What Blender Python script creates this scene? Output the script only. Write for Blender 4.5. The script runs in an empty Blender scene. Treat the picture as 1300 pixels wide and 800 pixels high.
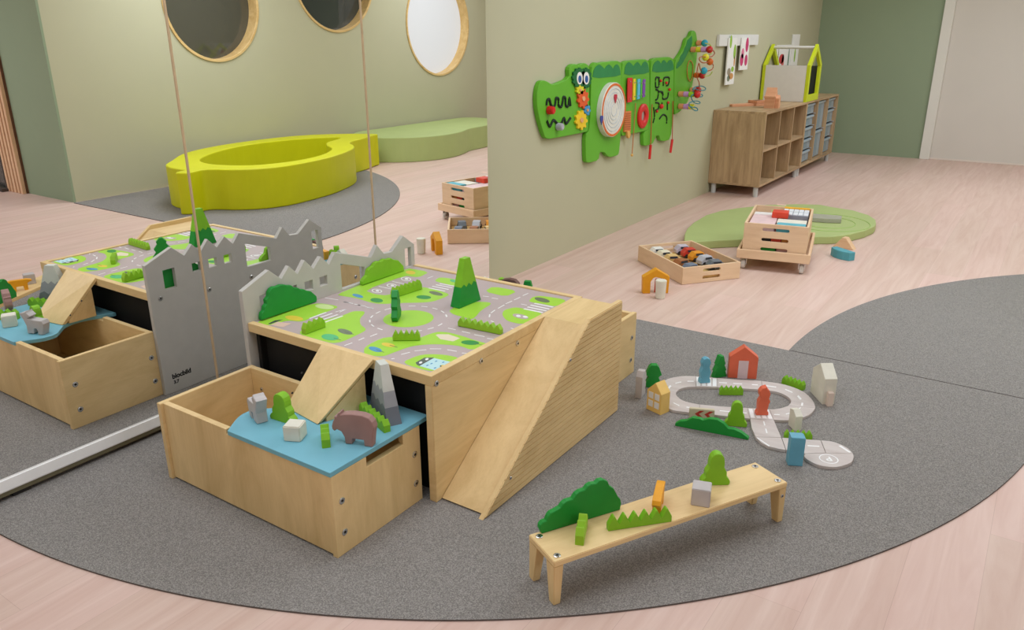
import bpy, bmesh, math, random
from mathutils import Vector, Matrix

S = bpy.context.scene
COL = S.collection
PI = math.pi
random.seed(4)

# ------------------------------------------------------------------ camera
FPX = 996.1078
CAM = Vector((2.734, 0.0, 1.5))
PITCH, YAW, ROLL = 0.3423, 0.5973, -0.0042
_fwd = Vector((-math.sin(YAW) * math.cos(PITCH), math.cos(YAW) * math.cos(PITCH), -math.sin(PITCH)))
_r0 = Vector((math.cos(YAW), math.sin(YAW), 0))
_u0 = _r0.cross(_fwd)
RIGHT = math.cos(ROLL) * _r0 + math.sin(ROLL) * _u0
UP = -math.sin(ROLL) * _r0 + math.cos(ROLL) * _u0
FWD = _fwd


def ray(u, v):
    return FWD + RIGHT * ((u - 650) / FPX) - UP * ((v - 400) / FPX)


def gz(u, v, z=0.0):
    d = ray(u, v); t = (z - CAM.z) / d.z
    return CAM + d * t


def gx(u, v, x):
    d = ray(u, v); t = (x - CAM.x) / d.x
    return CAM + d * t


def gy(u, v, y):
    d = ray(u, v); t = (y - CAM.y) / d.y
    return CAM + d * t


def rz(u, v, z=0.0):                      # a point seen in the mirror (plane x = 0)
    p = gz(u, v, z); return Vector((-p.x, p.y, p.z))


def crop(s, ox, oy, pts):
    return [(ox + a / s, oy + b / s) for a, b in pts]


def onplane(u, v, A, n, mirror=False):
    d = ray(u, v); c = CAM.copy()
    if mirror:
        d = Vector((-d.x, d.y, d.z)); c = Vector((-c.x, c.y, c.z))
    t = (A - c).dot(n) / d.dot(n)
    return c + d * t


cam = bpy.data.cameras.new('camera')
cam.sensor_width = 36
cam.lens = FPX * 36 / 1300
co = bpy.data.objects.new('camera', cam)
M3 = Matrix((RIGHT, UP, -FWD)).transposed().to_4x4()
co.matrix_world = Matrix.Translation(CAM) @ M3
COL.objects.link(co)
S.camera = co

# --------------------------------------------------------------- materials
MATS = {}


def lin(c):
    o = []
    for v in c:
        v /= 255.0
        o.append(v / 12.92 if v <= .04045 else ((v + .055) / 1.055) ** 2.4)
    return o


def base_mat(name, rough):
    m = bpy.data.materials.new(name); m.use_nodes = True
    nt = m.node_tree
    b = nt.nodes['Principled BSDF']
    b.inputs['Roughness'].default_value = rough
    return m, nt, b


def ramp(nt, cols):
    r = nt.nodes.new('ShaderNodeValToRGB')
    el = r.color_ramp.elements
    while len(el) < len(cols):
        el.new(.5)
    for e, (p, c) in zip(el, cols):
        e.position = p; e.color = (*c, 1)
    return r


def coords(nt, scale, rot=(0, 0, 0), kind='Object'):
    tc = nt.nodes.new('ShaderNodeTexCoord'); mp = nt.nodes.new('ShaderNodeMapping')
    mp.inputs['Scale'].default_value = scale
    mp.inputs['Rotation'].default_value = rot
    nt.links.new(tc.outputs[kind], mp.inputs['Vector'])
    return mp


def mul(c, k):
    return tuple(min(1, x * k) for x in c)


def paint(key, rgb, rough=.5, var=.06, scale=18, spec=.35):
    """painted wood / plastic with a faint procedural mottling"""
    if key in MATS: return MATS[key]
    m, nt, b = base_mat(key, rough)
    c = lin(rgb)
    mp = coords(nt, (scale, scale, scale))
    n = nt.nodes.new('ShaderNodeTexNoise'); n.inputs['Scale'].default_value = 1; n.inputs['Detail'].default_value = 3
    nt.links.new(mp.outputs[0], n.inputs['Vector'])
    r = ramp(nt, [(.3, mul(c, 1 - var)), (.7, mul(c, 1 + var))])
    nt.links.new(n.outputs['Fac'], r.inputs[0])
    nt.links.new(r.outputs[0], b.inputs['Base Color'])
    b.inputs['Specular IOR Level'].default_value = spec
    MATS[key] = m
    return m


def wood(key, light, dark, axis='x', rough=.45, grain=9, spec=.3, contrast=1.0):
    k = key + axis
    if k in MATS: return MATS[k]
    m, nt, b = base_mat(k, rough)
    a, d = lin(light), lin(dark)
    st = {'x': (1.6, grain, grain), 'y': (grain, 1.6, grain), 'z': (grain, grain, 1.6)}[axis]
    mp = coords(nt, st)
    n = nt.nodes.new('ShaderNodeTexNoise'); n.inputs['Scale'].default_value = 1.2
    n.inputs['Detail'].default_value = 6; n.inputs['Roughness'].default_value = .62
    n.inputs['Distortion'].default_value = .9
    nt.links.new(mp.outputs[0], n.inputs['Vector'])
    st2 = {'x': (5, 160, 160), 'y': (160, 5, 160), 'z': (160, 160, 5)}[axis]
    mp2 = coords(nt, st2)
    n2 = nt.nodes.new('ShaderNodeTexNoise'); n2.inputs['Scale'].default_value = 1; n2.inputs['Detail'].default_value = 2
    nt.links.new(mp2.outputs[0], n2.inputs['Vector'])
    mx = nt.nodes.new('ShaderNodeMath'); mx.operation = 'MULTIPLY_ADD'
    mx.inputs[1].default_value = .16; nt.links.new(n2.outputs['Fac'], mx.inputs[0]); nt.links.new(n.outputs['Fac'], mx.inputs[2])
    r = ramp(nt, [(.45, a), (.85, d)])
    nt.links.new(mx.outputs[0], r.inputs[0])
    nt.links.new(r.outputs[0], b.inputs['Base Color'])
    b.inputs['Specular IOR Level'].default_value = spec
    MATS[k] = m
    return m


def birch(axis='x'):
    return wood('birch', (236, 205, 150), (210, 176, 120), axis, .45, 6)


def beech(axis='x'):
    return wood('beech', (238, 206, 170), (220, 184, 146), axis)


def oak(axis='z'):
    return wood('oak', (192, 162, 124), (150, 121, 88), axis, grain=16)


def chrome():
    if 'chrome' in MATS: return MATS['chrome']
    m, nt, b = base_mat('chrome', .25)
    b.inputs['Metallic'].default_value = 1
    mp = coords(nt, (60, 60, 60)); n = nt.nodes.new('ShaderNodeTexNoise'); nt.links.new(mp.outputs[0], n.inputs['Vector'])
    r = ramp(nt, [(.3, (.55, .55, .55)), (.7, (.7, .7, .69))]); nt.links.new(n.outputs['Fac'], r.inputs[0])
    nt.links.new(r.outputs[0], b.inputs['Base Color'])
    MATS['chrome'] = m
    return m


def floor_mat():
    m, nt, b = base_mat('floor_planks', .5)
    mp = coords(nt, (1, 1, 1), (0, 0, PI / 2))
    br = nt.nodes.new('ShaderNodeTexBrick')
    br.inputs['Scale'].default_value = 1
    br.inputs['Brick Width'].default_value = 1.9; br.inputs['Row Height'].default_value = .2
    br.inputs['Mortar Size'].default_value = .0008; br.offset = .37
    br.inputs['Color1'].default_value = (*lin((223, 194, 182)), 1)
    br.inputs['Color2'].default_value = (*lin((216, 190, 175)), 1)
    br.inputs['Mortar'].default_value = (*lin((203, 173, 160)), 1)
    nt.links.new(mp.outputs[0], br.inputs['Vector'])
    mp2 = coords(nt, (13, .9, 1))
    n = nt.nodes.new('ShaderNodeTexNoise'); n.inputs['Scale'].default_value = 1.3; n.inputs['Detail'].default_value = 7
    n.inputs['Roughness'].default_value = .6; n.inputs['Distortion'].default_value = 1.2
    nt.links.new(mp2.outputs[0], n.inputs['Vector'])
    r = ramp(nt, [(.3, lin((232, 218, 213))), (.68, (1, 1, 1))]); nt.links.new(n.outputs['Fac'], r.inputs[0])
    mx = nt.nodes.new('ShaderNodeMix'); mx.data_type = 'RGBA'; mx.blend_type = 'MULTIPLY'
    mx.inputs['Factor'].default_value = .7
    nt.links.new(br.outputs['Color'], mx.inputs[6]); nt.links.new(r.outputs[0], mx.inputs[7])
    nt.links.new(mx.outputs[2], b.inputs['Base Color'])
    b.inputs['Specular IOR Level'].default_value = .3
    return m


def carpet_mat():
    m, nt, b = base_mat('grey_felt_carpet', .95)
    mp = coords(nt, (1, 1, 1))
    n = nt.nodes.new('ShaderNodeTexNoise'); n.inputs['Scale'].default_value = 270; n.inputs['Detail'].default_value = 2.5
    n.inputs['Roughness'].default_value = .7
    nt.links.new(mp.outputs[0], n.inputs['Vector'])
    r = ramp(nt, [(.34, lin((108, 104, 100))), (.5, lin((136, 131, 126))), (.66, lin((162, 157, 151)))])
    nt.links.new(n.outputs['Fac'], r.inputs[0]); nt.links.new(r.outputs[0], b.inputs['Base Color'])
    b.inputs['Specular IOR Level'].default_value = .05
    bp = nt.nodes.new('ShaderNodeBump'); bp.inputs['Strength'].default_value = .25; bp.inputs['Distance'].default_value = .003
    nt.links.new(n.outputs['Fac'], bp.inputs['Height']); nt.links.new(bp.outputs[0], b.inputs['Normal'])
    return m


def wall_mat(key, rgb):
    return paint(key, rgb, .85, .012, 2.0, .12)


def mirror_mat():
    m = bpy.data.materials.new('mirror_glass'); m.use_nodes = True
    nt = m.node_tree
    b = nt.nodes['Principled BSDF']
    b.inputs['Metallic'].default_value = 1; b.inputs['Roughness'].default_value = 0.0
    b.inputs['Base Color'].default_value = (.985, .985, .975, 1)
    return m


def glass_dark(key, c):
    m, nt, b = base_mat(key, .02)
    b.inputs['Base Color'].default_value = (*c, 1)
    b.inputs['Specular IOR Level'].default_value = 1.0
    return m


def lit_pane():
    m, nt, b = base_mat('daylit_pane', .4)
    b.inputs['Base Color'].default_value = (.4, .4, .4, 1)
    b.inputs['Emission Color'].default_value = (.95, .97, 1, 1)
    b.inputs['Emission Strength'].default_value = .42
    return m


# ------------------------------------------------------------ mesh helpers
def box(bm, x0, x1, y0, y1, z0, z1, mi=0):
    vs = [bm.verts.new((x, y, z)) for x in (x0, x1) for y in (y0, y1) for z in (z0, z1)]
    for q in ((0, 1, 3, 2), (4, 6, 7, 5), (0, 4, 5, 1), (2, 3, 7, 6), (0, 2, 6, 4), (1, 5, 7, 3)):
        f = bm.faces.new([vs[i] for i in q]); f.material_index = mi
    return bm


def hexa(bm, bot, top):
    """prism between two loops of equal length"""
    a = [bm.verts.new(p) for p in bot]; b = [bm.verts.new(p) for p in top]
    n = len(a)
    bm.faces.new(list(reversed(a))); bm.faces.new(b)
    for i in range(n):
        bm.faces.new((a[i], a[(i + 1) % n], b[(i + 1) % n], b[i]))
    bmesh.ops.recalc_face_normals(bm, faces=bm.faces[:])
    return bm


def bevel(bm, w=.002, seg=2):
    es = [e for e in bm.edges if len(e.link_faces) == 2 and e.calc_face_angle(0) > .6]
    bmesh.ops.bevel(bm, geom=es, offset=w, segments=seg, affect='EDGES', clamp_overlap=True)
    return bm


def nbox(x0, x1, y0, y1, z0, z1, w=.002):
    bm = bmesh.new(); box(bm, x0, x1, y0, y1, z0, z1)
    bmesh.ops.recalc_face_normals(bm, faces=bm.faces[:])
    if w: bevel(bm, w)
    return bm


def slab(outline, holes=(), t=.02, bev=0.0, matrix=None, seg=1):
    """2-D outline with holes extruded to thickness t (z 0..t), rounded edges, then placed by matrix"""
    cu = bpy.data.curves.new('c', 'CURVE'); cu.dimensions = '2D'; cu.fill_mode = 'BOTH'
    cu.extrude = t / 2 - bev; cu.bevel_depth = bev; cu.bevel_resolution = seg; cu.offset = -bev
    for lp in [outline] + list(holes):
        sp = cu.splines.new('POLY'); sp.points.add(len(lp) - 1); sp.use_cyclic_u = True
        for p, q in zip(sp.points, lp):
            p.co = (q[0], q[1], 0, 1)
    o = bpy.data.objects.new('c', cu)
    me = bpy.data.meshes.new_from_object(o)
    bpy.data.objects.remove(o); bpy.data.curves.remove(cu)
    bm = bmesh.new(); bm.from_mesh(me); bpy.data.meshes.remove(me)
    bmesh.ops.remove_doubles(bm, verts=bm.verts[:], dist=1e-6)
    bmesh.ops.translate(bm, verts=bm.verts[:], vec=(0, 0, t / 2))
    if matrix is not None: bmesh.ops.transform(bm, matrix=matrix, verts=bm.verts[:])
    bmesh.ops.recalc_face_normals(bm, faces=bm.faces[:])
    return bm


def axes(origin, ex, ey):
    """matrix taking local x,y,z to ex, ey, ex x ey at origin"""
    ex = Vector(ex).normalized(); ey = Vector(ey).normalized(); ez = ex.cross(ey)
    m = Matrix((ex, ey, ez)).transposed().to_4x4()
    return Matrix.Translation(Vector(origin)) @ m


UPRIGHT = Matrix(((1, 0, 0, 0), (0, 0, -1, 0), (0, 1, 0, 0), (0, 0, 0, 1)))     # local xy -> xz, thickness to -y


def upright(outline, t, bev=.002, holes=(), z0=0.0):
    """silhouette in the local x-z plane, thickness centred on y = 0"""
    m = Matrix.Translation((0, t / 2, z0)) @ UPRIGHT
    return slab(outline, holes, t, bev, m)


def cyl(bm, p0, p1, r, n=16, r2=None, caps=True):
    p0 = Vector(p0); p1 = Vector(p1); d = p1 - p0
    if r2 is None: r2 = r
    mt = Matrix.Translation((p0 + p1) / 2) @ d.to_track_quat('Z', 'Y').to_matrix().to_4x4()
    bmesh.ops.create_cone(bm, cap_ends=caps, segments=n, radius1=r, radius2=r2, depth=d.length, matrix=mt)
    return bm


def ncyl(p0, p1, r, n=16, r2=None, w=0):
    bm = cyl(bmesh.new(), p0, p1, r, n, r2)
    if w: bevel(bm, w)
    return bm


def tube(pts, r, n=8, closed=False):
    """round tube along a polyline"""
    bm = bmesh.new(); rings = []
    P = [Vector(p) for p in pts]; N = len(P)
    for i, p in enumerate(P):
        if closed: d = P[(i + 1) % N] - P[i - 1]
        else: d = P[min(i + 1, N - 1)] - P[max(i - 1, 0)]
        if d.length < 1e-9: d = Vector((0, 0, 1))
        q = d.to_track_quat('Z', 'Y')
        rings.append([bm.verts.new(p + q @ Vector((r * math.cos(2 * PI * k / n), r * math.sin(2 * PI * k / n), 0))) for k in range(n)])
    for i in range(N if closed else N - 1):
        a, b = rings[i], rings[(i + 1) % N]
        for k in range(n):
            bm.faces.new((a[k], a[(k + 1) % n], b[(k + 1) % n], b[k]))
    if not closed:
        bm.faces.new(list(reversed(rings[0]))); bm.faces.new(rings[-1])
    bmesh.ops.recalc_face_normals(bm, faces=bm.faces[:])
    return bm


def lathe(prof, axis_o, axis_d, n=48, closed=True):
    """profile of (radius, height) spun about an axis; closed profile gives a ring"""
    bm = bmesh.new(); q = Vector(axis_d).to_track_quat('Z', 'Y'); o = Vector(axis_o)
    rings = []
    for k in range(n):
        a = 2 * PI * k / n
        rings.append([bm.verts.new(o + q @ Vector((r * math.cos(a), r * math.sin(a), h))) for r, h in prof])
    L = len(prof)
    for k in range(n):
        a, b = rings[k], rings[(k + 1) % n]
        for i in range(L if closed else L - 1):
            j = (i + 1) % L
            bm.faces.new((a[i], b[i], b[j], a[j]))
    bmesh.ops.recalc_face_normals(bm, faces=bm.faces[:])
    return bm


def ball(c, r, sx=1, n=14):
    bm = bmesh.new()
    bmesh.ops.create_uvsphere(bm, u_segments=n, v_segments=n // 2 + 2, radius=r, matrix=Matrix.Translation(Vector(c)))
    return bm


def join(*bms):
    out = bmesh.new()
    for b in bms:
        me = bpy.data.meshes.new('t'); b.to_mesh(me); b.free(); out.from_mesh(me); bpy.data.meshes.remove(me)
    return out


def cr(pts, n=6, closed=True):
    """Catmull-Rom through the points"""
    N = len(pts); out = []
    rng = range(N) if closed else range(N - 1)
    for i in rng:
        def g(k): return Vector(pts[k % N]) if closed else Vector(pts[max(0, min(N - 1, k))])
        p0, p1, p2, p3 = g(i - 1), g(i), g(i + 1), g(i + 2)
        for s in range(n):
            t = s / n
            out.append(.5 * ((2 * p1) + (p2 - p0) * t + (2 * p0 - 5 * p1 + 4 * p2 - p3) * t * t + (3 * p1 - p0 - 3 * p2 + p3) * t ** 3))
    if not closed: out.append(Vector(pts[-1]))
    return out


def chaikin(pts, k=2, f=.25):
    P = [Vector(p) for p in pts]
    for _ in range(k):
        o = []
        for i in range(len(P)):
            a, b = P[i], P[(i + 1) % len(P)]
            o += [a.lerp(b, f), a.lerp(b, 1 - f)]
        P = o
    return P


def ell(cx, cy, rx, ry, n=28, rot=0):
    return [(cx + rx * math.cos(t) * math.cos(rot) - ry * math.sin(t) * math.sin(rot),
             cy + rx * math.cos(t) * math.sin(rot) + ry * math.sin(t) * math.cos(rot)) for t in [2 * PI * i / n for i in range(n)]]


def put(name, bm, mats, parent=None, local=False, smooth=False, kind=None, label=None):
    """link a bmesh as ONE object; world-space meshes are made relative to their thing's base"""
    if parent is not None and not local:
        root = parent
        while root.parent: root = root.parent
        bmesh.ops.translate(bm, verts=bm.verts[:], vec=-Vector(root.location))
    me = bpy.data.meshes.new(name); bm.to_mesh(me); bm.free()
    for m in (mats if isinstance(mats, (list, tuple)) else [mats]): me.materials.append(m)
    for p in me.polygons: p.use_smooth = smooth
    o = bpy.data.objects.new(name, me); COL.objects.link(o)
    if parent is not None: o.parent = parent
    if kind: o['kind'] = kind
    if label: o['label'] = label
    return o


def tag(o, label, cat, group=None):
    o['label'] = label; o['category'] = cat
    if group: o['group'] = group
    return o


def thing(name, label, cat, loc=(0, 0, 0), rot=0.0, group=None):
    o = bpy.data.objects.new(name, None); COL.objects.link(o)
    o.empty_display_size = .05
    o.location = loc; o.rotation_euler = (0, 0, rot)
    return tag(o, label, cat, group)


def solo(name, label, cat, bm, mat, loc=(0, 0, 0), rot=0.0, group=None, smooth=False):
    """a thing that is one mesh, modelled in local space"""
    o = put(name, bm, mat, local=True, smooth=smooth)
    o.location = loc; o.rotation_euler = (0, 0, rot)
    return tag(o, label, cat, group)


def base2(a, b, z, rev=False):
    """two pixels on a ledge of height z -> centre, heading, length"""
    A = a if isinstance(a, Vector) else gz(*a, z); B = b if isinstance(b, Vector) else gz(*b, z)
    d = B - A
    return (A + B) / 2, math.atan2(d.y, d.x), d.length


# ================================================================= SETTING
MATZ = .006
fl = put('floor', nbox(-.4, 9.2, -2.2, 11.9, -.06, 0, 0), floor_mat(), kind='structure')
CREAM = wall_mat('cream_green_wall', (190, 186, 156))
SAGE = wall_mat('sage_green_wall', (147, 161, 133))
WHITEW = wall_mat('warm_white_wall', (214, 207, 197))
HC = 2.85
put('wall_left', nbox(-.26, -.06, -2.2, 11.47, 0, HC, 0), CREAM, kind='structure')
put('wall_back', nbox(-.06, 1.362, 11.27, 11.47, 0, HC, 0), SAGE, kind='structure')
put('wall_far', nbox(1.362, 4.98, 11.30, 11.47, 0, HC, 0), WHITEW, kind='structure')
put('trim_1', nbox(1.362, 1.475, 11.235, 11.30, 0, HC, .004), wall_mat('white_trim', (226, 222, 212)), kind='structure')
put('baseboard_far', nbox(1.475, 4.96, 11.285, 11.30, 0, .022, .002), wall_mat('pale_baseboard', (226, 214, 202)), kind='structure')
put('ceiling', nbox(-.26, 9.2, -2.2, 11.47, HC, HC + .1, 0), wall_mat('white_ceiling', (235, 233, 228)), kind='structure')
put('wall_front', nbox(-.06, 9.2, -2.3, -2.1, 0, HC, 0), WHITEW, kind='structure')
put('wall_outer', nbox(9.0, 9.2, -2.1, 4.0, 0, HC, 0), WHITEW, kind='structure')

# opposite wall with three round openings
WX = 4.964
WIN = [(5.655, 1.838, .585), (7.455, 2.225, .67), (9.452, 1.655, .70)]
mw = Matrix(((0, 0, 1, WX), (1, 0, 0, 0), (0, 1, 0, 0), (0, 0, 0, 1)))      # local x->Y, y->Z, z->X
put('wall_right', slab([(3.845, 0), (11.30, 0), (11.30, HC), (3.845, HC)], [ell(y, z, r, r, 64) for y, z, r in WIN], .26, 0, mw), CREAM, kind='structure')
put('wall_return', nbox(WX, 9.0, 3.822, 3.8449, 0, HC, 0), SAGE, kind='structure')
panes = [glass_dark('dusk_pane', (.070, .067, .050)), glass_dark('night_pane', (.046, .052, .046)), lit_pane()]
for i, (y, z, r) in enumerate(WIN):
    prof = [(r + .012, -.014), (r + .012, 0), (r, 0), (r, .16), (r - .016, .16), (r - .016, -.010), (r - .012, -.014)]
    w = put('window_%d' % (i + 1), lathe(prof, (WX, y, z), (1, 0, 0), 72), wood('pine_ring', (226, 192, 132), (196, 156, 92), 'y'), kind='structure', smooth=False)
    bm = ncyl((WX + .125, y, z), (WX + .135, y, z), r - .015, 72)
    put('pane', bm, panes[i], w, local=True)
# slatted screen on the return wall and a dark glazed opening beside it
sc = put('trim_2', nbox(5.82, 6.165, 3.80, 3.8219, 0, HC, 0), paint('slat_backing', (108, 72, 50), .7), kind='structure')
bm = bmesh.new()
for k in range(5):
    x = 5.825 + k * .068
    bm = join(bm, nbox(x, x + .042, 3.765, 3.80, 0, HC, .003))
put('slats', bm, wood('slat_pine', (236, 196, 158), (214, 168, 128), 'z'), sc, local=True)
dw = put('door_1', nbox(6.17, 8.6, 3.80, 3.8219, .02, 2.3, 0), glass_dark('door_glass', (.07, .068, .06)), kind='structure')
bm = join(nbox(6.17, 6.20, 3.775, 3.80, 0, 2.34, .003), nbox(6.12, 8.6, 3.70, 3.7649, .0, .03, .003))
put('door_frame', bm, paint('dark_frame', (82, 72, 66), .5), dw, local=True)

# felt floor mats ------------------------------------------------------------
CARPET = carpet_mat()
EDGE = paint('mat_edge', (100, 93, 89), .95, .08, 60, .05)


def quarter(name, label, cx, cy, r, a0, a1, cut):
    pts = [(cx, cy)] + [(cx + r * math.cos(math.radians(a0 + (a1 - a0) * i / 90)), cy + r * math.sin(math.radians(a0 + (a1 - a0) * i / 90))) for i in range(91)]
    bm = slab(pts, (), MATZ, .0012)
    for f in bm.faces:
        if abs(f.normal.z) < .5: f.material_index = 1
    o = put(name, bm, [CARPET, EDGE])
    return tag(o, label, 'carpet')


quarter('quarter_round_carpet', 'large grey felt quarter-round carpet under the play table, against the mirror', -.03, 3.797, 2.965, 270, 360, 0)
quarter('quarter_round_carpet', 'grey felt quarter-round carpet beyond the seam, running under the yellow ring seat', 4.93, 3.803, 3.1, 90, 180, 0)

# ================================================================== MIRROR
mir = thing('wall_mirror', 'tall wall mirror of three panels on white foot rail behind the play table', 'mirror', (-.05, 2.3, 0))
MG = mirror_mat()
YS = [.815, 1.808, 2.798, 3.773]
for a, b in zip(YS[:-1], YS[1:]):
    put('mirror_panel', nbox(-.03, 0, a + .001, b - .001, .092, 2.35, 0), MG, mir)
TAN = paint('tan_seam', (196, 168, 132), .5)
for y in YS[1:3]:
    put('seam_strip', nbox(-.028, .004, y - .0035, y + .0035, .092, 2.35, 0), TAN, mir, label='thin tan seam strip')
put('backing_board', nbox(-.058, -.0305, YS[0], YS[-1], .03, 2.35, 0), paint('backing_board', (190, 184, 160), .7), mir)
rail = nbox(-.03, .006, YS[0], YS[-1], .040, .0915, .006)
put('foot_rail', rail, paint('white_rail_foot', (246, 245, 242), .35, .02), mir, label='white bevelled foot rail')
put('rail_lip', nbox(-.03, -.004, YS[0], YS[-1], .022, .040, .001), paint('olive_lip', (124, 118, 92), .6), mir)
for y in (1.0, 2.3, 3.6):
    put('foot', nbox(-.055, -.012, y - .03, y + .03, 0, .03, .001), paint('dark_foot', (50, 48, 46), .7), mir)

# ============================================================== PLAY TABLE
TX0, TX1, TY0, TY1, TH = .326, 1.229, 1.753, 2.734, .474
MAPZ = .4685
tbl = thing('play_table', 'birch play table with a printed road map top and a side ramp', 'table', (.8, 2.25, MATZ))
BOLT_D = paint('bolt_recess', (28, 26, 25), .5)


def bolt(parent, p, n, r=.0105, local=False):
    p = Vector(p); n = Vector(n).normalized()
    bm = lathe([(r, 0), (r, .002), (r * .85, .003), (r * .45, .003), (r * .45, .0015), (.0001, .0015)], p, n, 14, False)
    o = put('bolt', bm, chrome(), parent, local=local, smooth=False)
    bm = ncyl(p + n * .0016, p + n * .0022, r * .42, 6)
    put('socket', bm, BOLT_D, o, local=local)
    return o


# top frame, map board, legs
fr = slab([(TX0, TY0), (TX1, TY0), (TX1, TY1), (TX0, TY1), (TX0, TY1 - .024), (TX1 - .026, TY1 - .024), (TX1 - .026, TY0 + .026), (TX0, TY0 + .026)], (), .036, .002, Matrix.Translation((0, 0, TH - .036)))
put('top_frame', fr, birch('x'), tbl)
put('top_board', nbox(TX0, TX1 - .0265, TY0 + .0265, TY1 - .0245, MAPZ - .026, MAPZ - .0008, 0), birch('x'), tbl)
put('side_panel', nbox(TX1 - .030, TX1, TY0, TY1, MATZ, TH - .036, .002), birch('y'), tbl)
put('side_panel', nbox(TX0, TX0 + .02, TY0 + .03, TY1 - .03, MATZ, TH - .036, .002), paint('black_board', (30, 29, 28), .7), tbl, label='black inner side panel')
put('divider_panel', nbox(TX0 + .02, TX1 - .03, TY0 + .058, TY0 + .072, MATZ, TH - .036, 0), paint('black_board', (30, 29, 28), .7), tbl, label='black divider panel behind the crate')
put('divider_panel', nbox(TX0 + .02, TX1 - .03, TY1 - .072, TY1 - .058, MATZ, TH - .036, 0), paint('black_board', (30, 29, 28), .7), tbl, label='black divider panel at the far end')
for (u, v) in ((554, 487), (611, 458.5), (657, 436)):
    bolt(tbl, gx(u, v, TX1 + .0005), (1, 0, 0))

# printed road map ---------------------------------------------------------
MC = {'road': (186, 168, 165), 'green': (163, 212, 62), 'white': (238, 236, 232), 'teal': (84, 186, 120), 'dgreen': (40, 140, 60),
      'grey': (104, 116, 84), 'blue': (80, 150, 190), 'yellow': (226, 200, 70), 'cream': (228, 214, 186), 'pool': (190, 224, 226),
      'slate': (74, 84, 72), 'pgreen': (205, 226, 150), 'pink': (222, 190, 170)}
mkeys = list(MC)
mmats = [paint('map_' + k, MC[k], .5, .01) for k in mkeys]
mapbm = bmesh.new()
b4 = [(TX0 + .001, TY0 + .027), (TX1 - .027, TY0 + .027), (TX1 - .027, TY1 - .025), (TX0 + .001, TY1 - .025)]


def clampmap(x, y):
    return (min(max(x, b4[0][0] + .0005), b4[1][0] - .0005), min(max(y, b4[0][1] + .0005), b4[2][1] - .0005))


def flat(pts, key, layer, world=False):
    z = MAPZ + layer * .0003
    vs = []
    for p in pts:
        if world: x, y = p
        else:
            q = gz(p[0], p[1], MAPZ); x, y = q.x, q.y
        x, y = clampmap(x, y)
        vs.append(mapbm.verts.new((x, y, z)))
    try:
        f = mapbm.faces.new(vs)
    except ValueError:
        return
    f.material_index = mkeys.index(key)
    f.normal_update()
    if f.normal.z < 0: f.normal_flip()


flat(b4, 'road', 0, True)
C7 = lambda p: crop(4.446, 300, 300, p)
C8 = lambda p: crop(4.333, 440, 320, p)
CA = lambda p: crop(8.667, 310, 385, p)
CB = lambda p: crop(8.667, 430, 330, p)
CC = lambda p: crop(7.647, 470, 410, p)
CD = lambda p: crop(9.286, 600, 350, p)
G = lambda pts, k=2: flat(chaikin(pts, k, .2), 'green', 1)
G(CA([(140, 215), (200, 180), (760, -10), (1060, 35), (930, 88), (720, 170), (640, 205), (470, 190), (330, 235), (230, 245)]))
G(C7([(340, 548), (440, 486), (600, 448), (660, 422), (725, 424), (722, 440), (697, 465), (700, 500), (732, 522), (725, 538), (565, 612), (440, 578)]))
G(CB([(-30, 385), (265, 262), (720, 85), (1000, 132), (900, 186), (840, 190), (730, 172), (285, 335), (400, 380), (540, 392), (900, 295), (1060, 325), (1225, 378), (1165, 415), (1030, 462), (900, 472), (700, 474), (520, 486), (430, 484), (330, 465), (200, 422), (60, 402)]), 1)
G(C8([(480, 160), (512, 138), (600, 150), (625, 165), (590, 188), (555, 178)]))
G(CD([(140, 188), (240, 125), (535, 182), (390, 248)]), 1)
G(C8([(560, 325), (600, 300), (700, 272), (810, 278), (735, 325), (715, 352), (690, 372), (640, 358), (590, 345)]))
G(CD([(660, 305), (700, 255), (800, 236), (1125, 285), (1010, 355), (950, 362), (820, 332), (730, 322)]))
G(CD([(345, 460), (370, 405), (500, 372), (620, 392), (845, 450), (725, 515), (580, 578), (400, 535)]))
G(CC([(-60, 235), (150, 128), (430, 165), (640, 85), (760, 92), (900, 130), (1050, 180), (1150, 205), (990, 268), (870, 222), (620, 205), (400, 225), (220, 292), (120, 330), (-60, 310)]))
G(CC([(290, 390), (460, 318), (560, 303), (720, 308), (890, 345), (640, 490)]))
# roundabout island and its dashed ring
ic = gz(518.5, 404.5, MAPZ)
RI = .5 * (gz(551, 404, MAPZ) - gz(487.5, 404, MAPZ)).length
flat([(ic.x + RI * math.cos(t), ic.y + RI * math.sin(t)) for t in [2 * PI * i / 48 for i in range(48)]], 'green', 1, True)
RD = RI * 1.52
for k in range(18):
    if k in (1, 7, 14): continue
    a0 = 2 * PI * k / 18; a1 = a0 + .19
    pts = [(ic.x + (RD - .003) * math.cos(a0 + (a1 - a0) * i / 4), ic.y + (RD - .003) * math.sin(a0 + (a1 - a0) * i / 4)) for i in range(5)]
    pts += [(ic.x + (RD + .003) * math.cos(a1 - (a1 - a0) * i / 4), ic.y + (RD + .003) * math.sin(a1 - (a1 - a0) * i / 4)) for i in range(5)]
    flat(pts, 'white', 2, True)


def stripe(a, b, w=.003, key='white', layer=2):
    A = gz(*a, MAPZ); B = gz(*b, MAPZ); d = (B - A)
    if d.length < 1e-5: return
    n = Vector((-d.y, d.x, 0)).normalized() * w
    flat([(A - n).xy, (B - n).xy, (B + n).xy, (A + n).xy], key, layer, True)


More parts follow.
